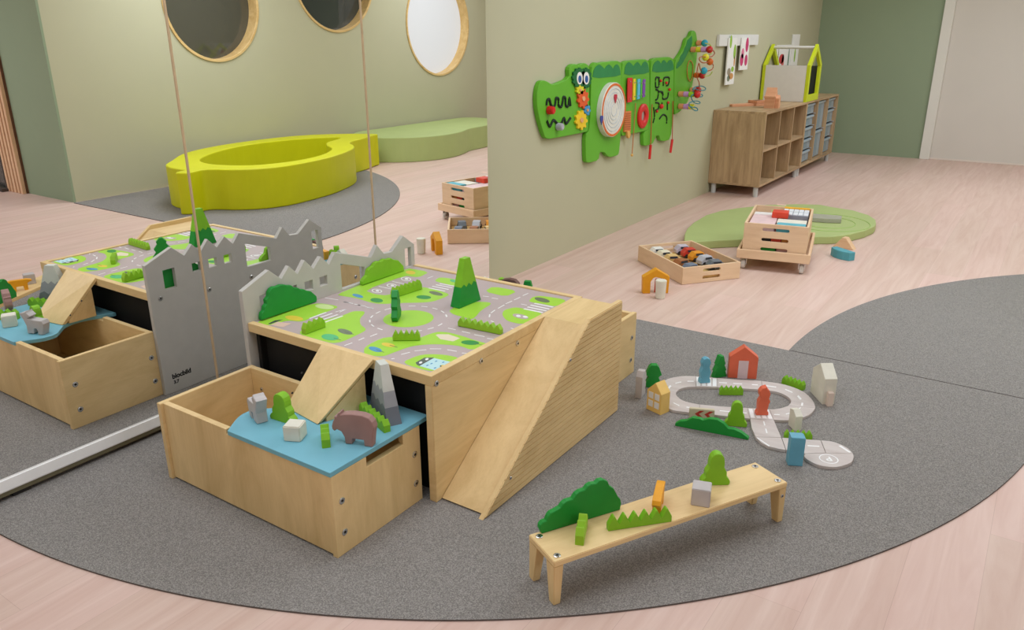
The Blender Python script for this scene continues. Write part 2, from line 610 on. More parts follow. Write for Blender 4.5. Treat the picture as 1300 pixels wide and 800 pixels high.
for cf, segs, w in (
    (C7, [((500, 348), (575, 360)), ((605, 370), (660, 381)), ((685, 388), (730, 396)), ((738, 403), (775, 410)), ((560, 428), (620, 412)), ((610, 618), (655, 602)), ((690, 588), (722, 574)), ((755, 567), (795, 551))], .0028),
    (CB, [((975, 205), (1040, 180)), ((50, 460), (115, 472)), ((170, 487), (240, 502)), ((295, 517), (380, 536)), ((10, 577), (85, 543))], .0028),
    (CC, [((755, 52), (830, 68)), ((890, 84), (970, 102)), ((1010, 115), (1110, 135)), ((1135, 152), (1200, 162)), ((300, 308), (385, 287)), ((430, 274), (545, 262)), ((578, 253), (690, 254)), ((748, 262), (840, 278)), ((890, 294), (935, 297)), ((205, 352), (235, 347))], .0028),
    (CD, [((590, 238), (655, 210)), ((490, 288), (560, 256)), ((390, 333), (465, 301)), ((300, 388), (375, 346)), ((215, 443), (265, 406)), ((197, 492), (203, 456)), ((215, 535), (250, 548)), ((225, 265), (300, 275)), ((120, 242), (190, 250)), ((570, 336), (640, 350)), ((450, 620), (490, 632))], .0028),
    (CA, [((720, 170), (905, 101)), ((772, 182), (970, 112)), ((830, 195), (1030, 126)), ((885, 211), (1085, 141))], .0048),
    (CB, [((990, 310), (1170, 346)), ((1030, 291), (1210, 327)), ((1070, 275), (1250, 308)), ((1110, 262), (1290, 293))], .0048),
    (CD, [((605, 392), (825, 437)), ((645, 370), (870, 417)), ((682, 348), (905, 396)), ((728, 328), (950, 373))], .0058),
    (CB, [((440, 292), (580, 322)), ((590, 238), (730, 268))], .003)):
    for a, b in segs:
        stripe(cf([a])[0], cf([b])[0], w)


def leaf(cf, x, y, rx, ry, key, rot=.15, layer=2):
    flat(cf(ell(x, y, rx, ry, 20, rot)), key, layer)


leaf(CA, 945, 375, 95, 34, 'teal', .1); stripe(CA([(985, 385)])[0], CA([(1065, 408)])[0], .0015, 'slate', 3)
leaf(CA, 1110, 315, 84, 26, 'grey', .25); stripe(CA([(1110, 318)])[0], CA([(1205, 345)])[0], .0015, 'slate', 3)
leaf(CA, 550, 165, 100, 26, 'yellow', .12); leaf(CA, 885, 40, 105, 26, 'pgreen', .1)
flat(CA([(262, 225), (340, 190), (430, 180), (365, 205), (285, 232)]), 'slate', 2)
flat(CA([(290, 240), (370, 205), (520, 225), (430, 265), (360, 255)]), 'pink', 2)
leaf(CB, 210, 397, 62, 17, 'blue', .25); leaf(CB, 418, 446, 70, 24, 'dgreen', .1); leaf(CB, 935, 412, 82, 21, 'dgreen', .05)
leaf(CB, 1070, 370, 78, 19, 'grey', .22); leaf(CB, 790, 140, 55, 20, 'yellow', .1)
for (x, y) in ((420, 343), (585, 285), (740, 212)):
    leaf(CB, x, y, 58, 22, 'white', .1); leaf(CB, x, y, 46, 16, 'road', .1, 3); leaf(CB, x + 6, y, 20, 10, 'white', .1, 4)
leaf(CC, 50, 258, 66, 22, 'blue', .25); stripe(CC([(60, 262)])[0], CC([(135, 288)])[0], .0015, 'slate', 3)
leaf(CC, 175, 215, 66, 19, 'yellow', .18); stripe(CC([(190, 218)])[0], CC([(265, 240)])[0], .0015, 'slate', 3)
leaf(CC, 970, 193, 88, 22, 'dgreen', .05); stripe(CC([(1000, 198)])[0], CC([(1085, 216)])[0], .0015, 'grey', 3)
flat(CC([(635, 118), (655, 112), (760, 112), (872, 150), (805, 182), (680, 160)]), 'cream', 2)
flat(CC([(470, 418), (620, 343), (800, 385), (640, 466)]), 'pool', 2)
flat(CC([(440, 388), (525, 340), (622, 338), (600, 352), (480, 420), (455, 410)]), 'slate', 3)
for x, y in ((490, 388), (550, 355)): leaf(CC, x, y, 17, 10, 'white', -.3, 4)
for x, y in ((555, 415), (595, 398), (630, 440), (640, 375), (710, 385)): leaf(CC, x, y, 13, 5, 'blue', -.3, 4)
leaf(CC, 705, 425, 22, 14, 'yellow', 0, 4); leaf(CC, 685, 423, 9, 7, 'slate', 0, 5)
leaf(CD, 820, 288, 92, 24, 'grey', .22)
leaf(CD, 565, 482, 95, 26, 'road', .2); leaf(CD, 540, 478, 28, 13, 'white', .1, 3); leaf(CD, 620, 488, 30, 11, 'white', .1, 3)
leaf(C8, 590, 160, 22, 7, 'teal', .2)
put('road_map', mapbm, mmats, tbl)

# castle screen panel on the mirror side -------------------------------------
cas = thing('castle_panel', 'grey castle-shaped screen panel with window cut-outs between mirror and play table', 'panel', (.314, 2.23, MATZ))
CASG = paint('castle_grey', (192, 187, 178), .55, .03)
cp = [(1.744, MATZ), (1.744, .600), (1.876, .652), (1.932, .603), (1.975, .645), (2.014, .603), (2.056, .650), (2.098, .604), (2.143, .645), (2.184, .602), (2.222, .645),
      (2.432, .575), (2.474, .622), (2.515, .574), (2.568, .570), (2.648, .628), (2.722, .573), (2.722, MATZ)]
ch = [[(1.820, .475), (1.876, .475), (1.876, .562), (1.820, .562)], [(1.962, .52), (2.004, .52), (2.004, .559), (1.962, .559)],
      [(2.046, .52), (2.088, .52), (2.088, .559), (2.046, .559)], [(2.127, .52), (2.168, .52), (2.168, .559), (2.127, .559)],
      [(2.248, .476), (2.388, .476), (2.388, .541), (2.248, .588)], [(2.655, .472), (2.697, .472), (2.697, .565), (2.655, .565)]]
put('screen', slab(cp, ch, .0215, .002, Matrix(((0, 0, 1, .3035), (1, 0, 0, 0), (0, 1, 0, 0), (0, 0, 0, 1)))), CASG, cas)
for y, z in ((1.791, .445), (2.03, .421), (2.262, .422)):
    bolt(cas, (.303, y, z), (-1, 0, 0))
# printed lettering on the mirror-side face
INK = paint('black_print', (24, 22, 22), .6)


def lettering(txt, size, mtx, name, parent, mat, bold=.02):
    cu = bpy.data.curves.new('t', 'FONT'); cu.body = txt; cu.size = size; cu.offset = bold * size; cu.extrude = .0002; cu.align_x = 'LEFT'
    o = bpy.data.objects.new('t', cu); COL.objects.link(o)
    bpy.context.view_layer.update()
    me = bpy.data.meshes.new_from_object(o.evaluated_get(bpy.context.evaluated_depsgraph_get()))
    bpy.data.objects.remove(o); bpy.data.curves.remove(cu)
    bm = bmesh.new(); bm.from_mesh(me); bpy.data.meshes.remove(me)
    bmesh.ops.transform(bm, matrix=mtx, verts=bm.verts[:])
    return put(name, bm, mat, parent)


for tx, sz, y, z in (('blocbild', .030, 1.786, .070), ('3.7', .021, 1.790, .045)):
    mt = Matrix(((0, 0, 1, .3032), (1, 0, 0, y), (0, 1, 0, z), (0, 0, 0, 1)))
    lettering(tx, sz, mt, 'lettering', cas, INK, .045)

# slide ramp with grooved wall -------------------------------------------------
rp = thing('slide_ramp', 'birch slide ramp with a grooved outer wall against the play table', 'ramp', (1.33, 2.24, MATZ))
RX0, RX1 = 1.2305, 1.424
prof = [(1.757, MATZ), (1.775, MATZ), (2.7165, MATZ), (2.7165, .497), (2.452, .497)]
my = Matrix(((0, 0, 1, RX1 - .022), (1, 0, 0, 0), (0, 1, 0, 0), (0, 0, 0, 1)))
wb = slab(prof, (), .0185, .0015, my)
put('side_wall', wb, birch('y'), rp)
# grooved slats on the outside of the wall
bm = bmesh.new(); n = 22; z = .012; hs = .0205
while z < .496:
    z1 = min(z + hs, .4955)
    ys0 = 1.757 + (z - MATZ) / (.497 - MATZ) * (2.452 - 1.757) + .0035
    ys1 = 1.757 + (z1 - .003 - MATZ) / (.497 - MATZ) * (2.452 - 1.757) + .0035
    hexa(bm, [(RX1 - .004, ys0, z), (RX1 - .004, 2.715, z), (RX1 - .004, 2.715, z1 - .003), (RX1 - .004, ys1, z1 - .003)],
         [(RX1 - .0005, ys0, z), (RX1 - .0005, 2.715, z), (RX1 - .0005, 2.715, z1 - .003), (RX1 - .0005, ys1, z1 - .003)])
    z += hs
put('grooved_slats', bm, birch('y'), rp)
dk = [(1.780, .012), (1.788, .006), (2.446, .458), (2.7165, .458), (2.7165, .474), (2.438, .474)]
md = Matrix(((0, 0, 1, RX0), (1, 0, 0, 0), (0, 1, 0, 0), (0, 0, 0, 1)))
put('slide_deck', slab(dk, (), RX1 - .0225 - RX0, .001, md), birch('y'), rp)
put('end_panel', nbox(RX0, RX1 - .0225, 2.700, 2.7165, MATZ, .457, .001), birch('z'), rp)
for (u, v) in ((724, 457), (648, 607)):
    bolt(rp, gx(u, v, RX1 + .0002), (1, 0, 0), .006)

# ================================================================ PULL-OUT BOXES
LID = paint('blue_lid', (122, 182, 198), .5, .03, 10, .25)


def crate(loc, rot, label, D=.396):
    r = thing('pull_out_box', label, 'box', loc, rot)
    # local frame: x along the front, y from front (0) to back, z up; origin at the front left foot
    W, H = .847, .297
    put('side_panel', nbox(0, .021, -.008, D, 0, H, .0015), birch('y'), r, local=True)
    o = [(.0, 0), (D, 0), (D, H - .017), (.315, H - .017), (.315, H - .052), (.147, H - .052), (.147, H - .017), (.0, H - .017)]
    put('side_panel', slab(o, (), .021, .0015, Matrix(((0, 0, 1, W - .021), (1, 0, 0, 0), (0, 1, 0, 0), (0, 0, 0, 1)))), birch('z'), r, local=True)
    o = [(.0215, .006), (W - .0215, .006), (W - .0215, H - .017), (.366, H - .017), (.366, H), (.0215, H)]
    put('front_panel', slab(o, (), .021, .0012, Matrix(((1, 0, 0, 0), (0, 0, -1, .023), (0, 1, 0, 0), (0, 0, 0, 1)))), birch('z'), r, local=True)
    o = [(.0215, .006), (W - .0215, .006), (W - .0215, H - .017), (.36, H - .017), (.36, H), (.0215, H)]
    put('back_panel', slab(o, (), .021, .0012, Matrix(((1, 0, 0, 0), (0, 0, -1, D - .002), (0, 1, 0, 0), (0, 0, 0, 1)))), birch('x'), r, local=True)
    put('bottom_panel', nbox(.0215, W - .0215, .024, D - .025, .008, .02, 0), birch('x'), r, local=True)
    for z in (.075, .185):
        for y in (.035, D - .03):
            bolt(r, (W, y, z), (1, 0, 0), .0115, True)
            bolt(r, (0, y, z), (-1, 0, 0), .0115, True)
    bolt(r, (.075, D - .0235, .22), (0, -1, 0), .008, True)
    return r


BX, BY = .325, 1.352
crate((BX, BY, MATZ), 0, 'open birch box pulled out in front of the play table')
LZ = .303
lo = [(1.172, BY - .001), (1.172, 1.797), (.70, 1.797)] + [tuple(p) for p in cr([(.70, 1.785), (.735, 1.715), (.752, 1.647), (.735, 1.585), (.692, 1.541), (.653, 1.504), (.644, 1.468), (.651, 1.435), (.673, 1.396), (.7035, BY - .001)], 5, False)][0:-1] + [(.7035, BY - .001)]
lid = slab(lo, (), .0165, .0015, Matrix.Translation((0, 0, LZ - .0165)))
tag(put('box_lid', lid, LID), 'sky blue wavy lid board on the front box, carrying bear and mountain', 'lid')

# far box (behind the table), turned the other way round
crate((1.300, 3.118, MATZ), PI, 'birch box standing at the far end of the play table', .372)
lo2 = [(.4525, 3.119), (.4525, 2.76), (.83, 2.76)] + [tuple(p) for p in cr([(.83, 2.79), (.78, 2.86), (.80, 2.94), (.86, 3.02), (.90, 3.10)], 5, False)] + [(.90, 3.119)]
tag(put('box_lid', slab(lo2, (), .0165, .0015, Matrix.Translation((0, 0, LZ - .0165))), LID), 'sky blue lid board on the far box, partly seen over the table edge', 'lid')

# plank bridge from lid to table edge
TL, TR, BL, BR = gz(405, 438, .477), gz(470, 458, .477), gz(363, 517, LZ + .002), gz(403, 539, LZ + .002)
for p in (TL, TR): p.y = 1.7500
br_ = thing('plank_bridge', 'sloping birch plank bridge leading from the blue lid up to the map table', 'ramp', (BL + BR) / 2)
dn = (TR - BR).cross(TL - BL); dn = (TR - TL).cross(BL - TL).normalized()
if dn.z > 0: dn = -dn
bm = hexa(bmesh.new(), [TL + dn * .013, TR + dn * .013, BR + Vector((0, .018, 0)), BL + Vector((0, .018, 0))], [TL, TR, BR, BL])
bevel(bm, .001)
put('plank', bm, birch('y'), br_)
f0, f1 = .12, .80
A0, B0 = BL.lerp(TL, f0) + dn * .0135, BR.lerp(TR, f0) + dn * .0135
A1, B1 = BL.lerp(TL, f1) + dn * .0135, BR.lerp(TR, f1) + dn * .0135
zf = lambda p: Vector((p.x, p.y, LZ + .0005))
bm = hexa(bmesh.new(), [zf(A0), zf(B0), zf(B1), zf(A1)], [A0, B0, B1, A1])
put('wedge', bm, birch('x'), br_)
for (u, v) in ((383, 473.5), (434, 490), (413, 518.5), (371, 499)):
    q = onplane(u, v, TL, dn)
    bm = ncyl(q + dn * .001, q - dn * .0006, .0042, 10)
    put('screw_hole', bm, BOLT_D, br_, label='dark sunk screw')

# ===================================================================== TOYS
DG = paint('dark_green_toy', (28, 142, 52), .5)
LG = paint('light_green_toy', (146, 194, 40), .5)
MGN = paint('leaf_green_toy', (130, 188, 36), .5)


def hedge_prof(L, h, n, low=.5):
    p = [(-L / 2, 0), (L / 2, 0)]
    for i in range(n - 1, -1, -1):
        x0 = -L / 2 + L * i / n; w = L / n
        if i == n - 1: p.append((x0 + w, h * low))
        p += [(x0 + w * .58, h * .96), (x0 + w * .5, h), (x0 + w * .42, h * .96), (x0, h * low)]
    return p


def tree_prof(L, h):
    R_ = [(-.5, 0), (.5, 0), (.55, .06), (.54, .13), (.48, .20), (.40, .26), (.40, .33), (.39, .42), (.33, .50), (.28, .57), (.285, .66), (.27, .78), (.23, .89), (.15, .965), (.06, .995), (0, 1)]
    left = [(-x, y) for x, y in R_[2:-1]][::-1]
    return [(x * L, y * h) for x, y in R_ + left]


def toy(name, label, cat, a, b, z, prof, t, mat, group=None, bev=.002):
    """silhouette toy standing on ledge z with its foot running from a to b (pixels or points)"""
    c, ang, L = base2(a, b, z)
    c.z = z
    return solo(name, label, cat, upright(prof(L), t, bev), mat, c, ang, group)


TZ = MAPZ + .0015
# --- on the map table
def traced(name, label, cat, A, B, px, t, mat, z, mirror=False, group=None, shift=0.0, place=None, hs=1.0):
    """silhouette traced on the upright plane through A-B"""
    d = (B - A); d.z = 0; d.normalize()
    n = Vector((-d.y, d.x, 0))
    mid = (A + B) / 2
    prof = []
    for u, v in px:
        q = onplane(u, v, A, n, mirror)
        prof.append(((q - mid).dot(d), max(0, q.z - z)))
    zmin = min(p[1] for p in prof)
    prof = [(a_, (b_ - zmin) * hs) for a_, b_ in prof]
    loc = Vector((mid.x, mid.y, z)) + n * shift
    if place:
        loc = Vector((place[0], place[1], z)); d = Vector((math.cos(place[2]), math.sin(place[2]), 0))
    return solo(name, label, cat, upright(prof, t, .003), mat, loc, math.atan2(d.y, d.x), group)

traced('toy_bush', 'dark green cloud-shaped toy bush leaning along the castle panel', 'toy bush', Vector((.348, 1.84, TZ)), Vector((.348, 2.13, TZ)),
       crop(5, 300, 320, [(162, 433), (160, 410), (165, 388), (178, 372), (180, 350), (193, 330), (190, 305), (205, 285), (210, 255), (222, 235), (240, 222), (262, 220), (285, 209), (310, 208), (330, 214), (350, 212), (372, 228), (395, 228), (412, 240), (432, 238), (452, 247), (475, 250), (492, 264), (510, 280), (514, 300), (510, 320)]), .02, DG, TZ, shift=.010)
traced('toy_bush', 'light green scalloped toy bush at the far end of the castle panel', 'toy bush', Vector((.348, 2.39, TZ)), Vector((.348, 2.66, TZ)),
       crop(5, 400, 220, [(303, 702), (302, 680), (312, 662), (332, 640), (338, 608), (352, 592), (370, 582), (382, 562), (400, 552), (420, 552), (440, 537), (462, 538), (482, 531), (500, 541), (530, 545), (548, 566), (562, 580), (567, 612)]), .02, MGN, TZ, shift=.010)
HG = 'low green hedge blocks on the map table'
toy('toy_hedge', 'short green toy hedge near the front table rim below the dark bush', 'toy hedge', (385.5, 424), (411, 414.5), TZ, lambda L: hedge_prof(L, .040, 4), .024, LG, HG)
toy('toy_hedge', 'long green toy hedge beside the printed parking bays', 'toy hedge', (498, 378), (534, 366.5), TZ, lambda L: hedge_prof(L, .043, 7), .022, LG, HG)
toy('toy_hedge', 'small four-tooth green toy hedge in front of the roundabout', 'toy hedge', (499, 431.5), (533.5, 431), TZ, lambda L: hedge_prof(L, .036, 5), .022, LG, HG)
toy('toy_hedge', 'long green toy hedge right of the roundabout near the ramp side rim', 'toy hedge', (583, 413), (637, 424), TZ, lambda L: hedge_prof(L, .036, 7), .022, LG, HG)
c = gz(500.5, 409, TZ)
c.z = TZ
pt = [(-.035, 0), (.035, 0), (.048, .02), (.030, .045), (.038, .06), (.020, .085), (.024, .095), (.006, .115), (-.006, .115), (-.024, .095), (-.020, .085), (-.038, .06), (-.030, .045), (-.048, .02)]
solo('toy_tree', 'slim dark green toy fir seen edge-on beside the roundabout', 'toy tree', upright(pt, .024, .002), DG, c + Vector((-.02, .035, 0)), math.atan2(1.0, -.62))


def banded(name, label, cat, a, b, z, h, t, topw, bands, jags, taper=.45):
    """trapezoid block in stacked colour bands with jagged borders"""
    c, ang, L = base2(a, b, z); c.z = z
    off = Vector((-math.sin(ang), math.cos(ang), 0)) * (t / 2)
    r = thing(name, label, cat, c + off, ang)
    lev = [0] + [j[0] for j in jags] + [1]

    def half(v): return L / 2 * (1 - v) + L / 2 * topw * v
    lines = [[(-half(0), 0), (half(0), 0)]]
    for v, amp in jags:
        n = 6; pts = []
        for i in range(n + 1):
            s = -1 + 2 * i / n; vv = v + (amp if i % 2 else -amp * .4) * (0 if i in (0, n) else 1)
            pts.append((s * half(vv), vv * h))
        lines.append(pts)
    lines.append([(-half(1), h), (half(1), h)])
    for i, (nm, m) in enumerate(bands):
        lo_, hi_ = lines[i], lines[i + 1]
        bm = upright(list(lo_) + list(reversed(hi_)), t, 0)
        for v_ in bm.verts: v_.co.y *= 1 - taper * v_.co.z / h
        put(nm, bm, m, r, local=True)
    return r


banded('toy_tree', 'tall pyramid toy tree, light green above dark green, on the map table', 'toy tree', (583, 392), (610.5, 380.5), TZ, .192, .046, .26,
       [('lower_foliage', DG), ('upper_foliage', MGN)], [(.42, .05)])

# --- on the blue lid
c2, c1 = gz(495, 540.5, LZ), gz(474, 513.5, LZ)
banded('toy_mountain', 'grey toy mountain with a pale snowy top on the blue lid', 'toy mountain', c1 + Vector((0, -.018, 0)), c2 + Vector((0, -.014, 0)), LZ, .192, .052, .26,
       [('base_rock', paint('slate_rock', (112, 116, 124), .6)), ('middle_rock', paint('mid_rock', (156, 157, 160), .6)), ('snow_cap', paint('snow_cap', (205, 206, 196), .6))], [(.30, .05), (.56, .05)]
       ).location += Vector((.02, .055, 0)) * 0
c = gz(475, 533, LZ); c.z = LZ
toy('toy_hedge', 'green toy hedge between the brown bear and the grey mountain', 'toy hedge', (460, 522), (492, 549), LZ, lambda L: hedge_prof(L, .040, 6, .6), .024, MGN)




traced('toy_bear', 'mauve brown wooden toy bear standing on the blue lid', 'toy animal', gz(441, 564, LZ), gz(471, 568, LZ),
       crop(7.222, 300, 490, [(873, 370), (882, 332), (898, 302), (893, 285), (918, 280), (930, 250), (948, 247), (952, 268), (990, 262), (1060, 262), (1150, 275), (1210, 300), (1245, 340), (1262, 390), (1252, 450), (1244, 565), (1175, 562), (1166, 500), (1100, 492), (1062, 487), (1058, 535), (1000, 532), (990, 470), (960, 420), (920, 400), (898, 415), (878, 398)]),
       .030, paint('mauve_bear', (158, 122, 114), .55), LZ, shift=.015)
traced('toy_donkey', 'pale grey wooden toy donkey seen end-on at the lid edge', 'toy animal', rz(11.5, 417.5, LZ), rz(31.5, 418.5, LZ),
       crop(6.664, 0, 320, [(78, 642), (62, 562), (32, 502), (4, 455), (-10, 437), (10, 428), (30, 425), (45, 412), (55, 430), (88, 460), (80, 476), (64, 485), (90, 495), (150, 503), (190, 507), (212, 540), (212, 652), (170, 652), (165, 612), (150, 588), (130, 590), (130, 642)]),
       .038, paint('pale_grey_toy', (190, 183, 180), .55), LZ, True, None, 0, (.722, 1.462, math.atan2(.045, -.115)), .80)
toy('toy_tree', 'green bumpy toy tree on the blue lid beside the plank bridge', 'toy tree', (350, 530), (372, 537), LZ, lambda L: tree_prof(.092, .100), .03, MGN)
c = gz(373, 557, LZ); c.z = LZ
solo('toy_cube', 'cream white toy cube on the blue lid', 'toy block', nbox(-.028, .028, -.028, .028, 0, .052, .003), paint('cream_block', (224, 219, 202), .55), c + Vector((.0, .008, 0)), .45)
c = gz(414.5, 569, LZ); c.z = LZ
d_ = Vector((-.755, .655, 0))
solo('toy_hedge', 'short green toy hedge seen end-on left of the brown bear', 'toy hedge', upright(hedge_prof(.09, .046, 3, .6), .027, .002), MGN, c + d_ * .045, math.atan2(d_.y, d_.x))

# --- on the far box
c = gz(647, 354.5, LZ + .083); c.z = LZ
solo('toy_bear', 'dark brown wooden toy bear on the far box lid', 'toy animal',
     upright([(-.055, .05), (-.048, .07), (-.03, .082), (0, .088), (.03, .084), (.048, .068), (.052, .04), (.05, 0), (.03, 0), (.028, .03), (-.008, .032), (-.01, 0), (-.03, 0), (-.032, .03), (-.048, .035)], .03, .003), paint('dark_brown_toy', (112, 80, 70), .6), c, .25)
c = gz(670, 356, LZ + .080); c.z = LZ
solo('toy_tree', 'dark green toy tree block on the far box lid', 'toy tree', upright([(-.026, 0), (.026, 0), (.026, .02), (.020, .045), (.022, .05), (.015, .078), (-.015, .078), (-.022, .05), (-.020, .045), (-.026, .02)], .026, .002), DG, c, .35)
c = gz(614, 352.5, LZ + .055); c.z = LZ
solo('toy_house', 'small cream toy house on the far box lid', 'toy house', upright([(-.035, 0), (.035, 0), (.035, .035), (0, .058), (-.035, .035)], .035, .002), paint('cream_block', (224, 219, 202), .55), c, .2)
c = gz(620, 353, LZ + .05); c.z = LZ
solo('toy_hedge', 'tiny green toy hedge beside the cream house on the far box lid', 'toy hedge', upright(hedge_prof(.05, .045, 3), .02, .002), LG, c + Vector((.05, -.03, 0)), .2)
c = rz(427, 313.5, LZ + .05); c.z = LZ
solo('toy_tree', 'green toy tree on the far lid, seen only in the mirror', 'toy tree', upright(tree_prof(.06, .058), .028, .002), MGN, c, .6)
c = rz(411.5, 318, LZ + .05); c.z = LZ
solo('toy_arch', 'small amber toy block on the far lid, seen only in the mirror', 'toy block', upright([(-.018, 0), (.018, 0), (.032, .05), (-.032, .05)], .03, .002), paint('amber_toy', (232, 160, 32), .5), c, .2)

# ==================================================================== BENCH
bA = gz(707, 713, .151); bD = gz(668, 680, .151); bB = gz(1001, 612, .151); bC = gz(958, 587, .151)
cen = (bA + bB + bC + bD) / 4
ex = ((bB - bA) + (bC - bD)).normalized(); bang = math.atan2(ex.y, ex.x)
BLn = ((bB - bA).length + (bC - bD).length) / 2; BWd = ((bD - bA).length + (bC - bB).length) / 2
bench = thing('low_bench', 'long low birch bench on grey carpet with green toys on top', 'bench', (cen.x, cen.y, MATZ), bang)
hl, hw = BLn / 2, BWd / 2
put('bench_top', nbox(-hl, hl, -hw, hw, .127, .145, .002), birch('x'), bench, local=True)
for sx in (-1, 1):
    for sy in (-1, 1):
        x0, y0 = sx * (hl - .001), sy * (hw - .001)
        def lq(dx, dy, z): return [(x0, y0, z), (x0 - sx * dx, y0, z), (x0 - sx * dx, y0 - sy * dy, z), (x0, y0 - sy * dy, z)]
        bm = hexa(bmesh.new(), lq(.022, .026, 0), lq(.030, .045, .1268))
        put('leg', bevel(bm, .0015), birch('z'), bench, local=True)
        bolt(bench, (sx * (hl - .022), sy * (hw - .022), .145), (0, 0, 1), .0105, True)
bolt(bench, (hl - .018, -hw + .0008, .10), (0, -1, 0), .006, True)
BZ = MATZ + .145
dark_cloud = lambda L: [(-L / 2, 0), (L / 2, 0), (L * .5, .04), (L * .47, .065), (L * .47, .085), (L * .41, .1), (L * .38, .125), (L * .3, .142), (L * .2, .146), (L * .1, .142), (0, .125), (-L * .08, .1), (-L * .16, .096), (-L * .24, .072), (-L * .33, .062), (-L * .38, .045), (-L * .45, .032), (-L * .51, .012)]
traced('toy_bush', 'big dark green cloud-shaped toy bush along the rear edge of the low bench', 'toy bush', gz(*crop(3.514, 650, 560, [(130, 410)])[0], BZ), gz(*crop(3.514, 650, 560, [(478, 303)])[0], BZ),
       crop(3.514, 650, 560, [(130, 410), (120, 388), (122, 372), (134, 358), (150, 352), (158, 332), (168, 318), (188, 308), (212, 294), (224, 276), (240, 264), (268, 256), (282, 234), (298, 222), (322, 214), (334, 198), (350, 188), (372, 186), (386, 172), (404, 169), (424, 178), (432, 198), (450, 208), (462, 230), (470, 246), (480, 256), (484, 275), (480, 290), (478, 303)]), .018, DG, BZ, shift=.003)
c = gz(*crop(3.514, 650, 560, [(298, 456)])[0], BZ)
d_ = Vector((-.38, .92, 0))
solo('toy_hedge', 'short green toy hedge seen end-on at the near end of the low bench', 'toy hedge', upright(hedge_prof(.10, .05, 3, .6), .025, .002), LG, c + d_ * .050 + Vector((.006, -.008, 0)), math.atan2(d_.y, d_.x))
toy('toy_hedge', 'long jagged light green toy hedge at the front of the low bench', 'toy hedge', crop(3.514, 650, 560, [(425, 395)])[0], crop(3.514, 650, 560, [(706, 352)])[0], BZ, lambda L: hedge_prof(L, .047, 6, .4), .02, MGN)
c = gz(*crop(3.514, 650, 560, [(648, 308)])[0], BZ)
d_ = Vector((-.30, .954, 0)).normalized()
fox = [(-.055, .034), (-.066, .048), (-.060, .060), (-.035, .064), (.040, .062), (.064, .056), (.066, .050), (.042, .040), (.040, 0), (.022, 0), (.020, .026), (-.016, .026), (-.018, 0), (-.036, 0), (-.040, .030)]
solo('toy_fox', 'orange wooden toy fox seen end-on in the middle of the low bench', 'toy animal', upright(fox, .026, .002), paint('amber_toy', (232, 160, 32), .5), c + d_ * .014, math.atan2(d_.y, d_.x))
c = gz(*crop(3.514, 650, 560, [(830, 290)])[0], BZ)
solo('toy_cube', 'light grey toy cube on the low bench', 'toy block', nbox(-.028, .028, -.028, .028, 0, .058, .002), paint('pale_grey_toy', (200, 193, 190), .55), c + Vector((-.002, .026, 0)), .30)
toy('toy_tree', 'bumpy light green toy tree at the far end of the low bench', 'toy tree', crop(3.514, 650, 560, [(850, 188)])[0], crop(3.514, 650, 560, [(955, 186)])[0], BZ, lambda L: tree_prof(.083, .112), .03, MGN)

# ==================================================================== TRACK
TKZ = MATZ + .012
R = lambda pts: crop(4.333, 800, 430, pts)
outer = [(360, 206), (480, 216), (600, 225), (722, 232), (850, 252), (950, 290), (1005, 340), (1020, 380), (990, 415), (930, 440), (860, 449), (790, 446), (660, 440), (520, 425), (380, 410), (290, 402), (215, 385), (165, 332), (150, 272), (195, 226), (280, 206)]
inner = [(362, 264), (480, 266), (600, 272), (728, 281), (810, 293), (868, 320), (885, 347), (868, 370), (830, 382), (805, 386), (785, 388), (765, 387), (645, 381), (500, 372), (382, 362), (330, 352), (285, 337), (256, 313), (252, 295), (275, 276), (315, 266)]
TW = [wood('track', (206, 196, 190), (188, 174, 168), 'x', .5, 14), paint('track_line', (240, 238, 236), .5, .02), paint('track_red', (190, 60, 50), .5)]


def track_piece(poly, label, marks=(), smooth_pts=None, grp=None):
    P = [gz(*q, TKZ) for q in R(poly)]
    c = sum(P, Vector()) / len(P)
    pts = [((p.x - c.x) * .994, (p.y - c.y) * .994) for p in P]
    ar = sum(pts[i][0] * pts[(i + 1) % len(pts)][1] - pts[(i + 1) % len(pts)][0] * pts[i][1] for i in range(len(pts)))
    if ar < 0: pts.reverse()
    r = thing('road_tile', label, 'toy road', (c.x, c.y, MATZ))
    put('road_base', slab(pts, (), .012, .001), TW[0], r, local=True)
    if marks:
        bm = bmesh.new()
        for quad in marks:
            vs = []
            for q in R(quad):
                p = gz(*q, TKZ); vs.append(bm.verts.new((p.x - c.x, p.y - c.y, .0123)))
            f = bm.faces.new(vs); f.normal_update()
            if f.normal.z < 0: f.normal_flip()
        put('road_marking', bm, TW[1], r, local=True, label='white printed road marking')
    return r


def seg(i0, i1):
    n = len(outer)
    idx = [k % n for k in range(i0, i1 + 1)]
    o_ = [outer[k] for k in idx]; q_ = [inner[k] for k in idx]
    if len(idx) > 3:
        o_ = [tuple(v) for v in cr(o_, 4, False)]; q_ = [tuple(v) for v in cr(q_, 4, False)]
    return o_ + list(reversed(q_))


def midline(i0, i1, n, w=4):
    """dashes along the lane centre between two joints"""
    m = [((outer[k % 21][0] + inner[k % 21][0]) / 2, (outer[k % 21][1] + inner[k % 21][1]) / 2) for k in range(i0, i1 + 1)]
    pts = [Vector(v) for v in cr(m, 8, False)] if len(m) > 2 else [Vector(m[0]).lerp(Vector(m[-1]), i / 16) for i in range(17)]
    out = []; L = len(pts) - 1
    for k in range(n):
        a = pts[int(L * (k + .25) / n)]; b = pts[int(L * (k + .75) / n)]
        d = (b - a).normalized() if (b - a).length > 0 else Vector((1, 0)); nn = Vector((-d.y, d.x)) * (2.4 if abs(d.x) > .7 else 5)
        out.append([tuple(a - nn), tuple(b - nn), tuple(b + nn), tuple(a + nn)])
    return out


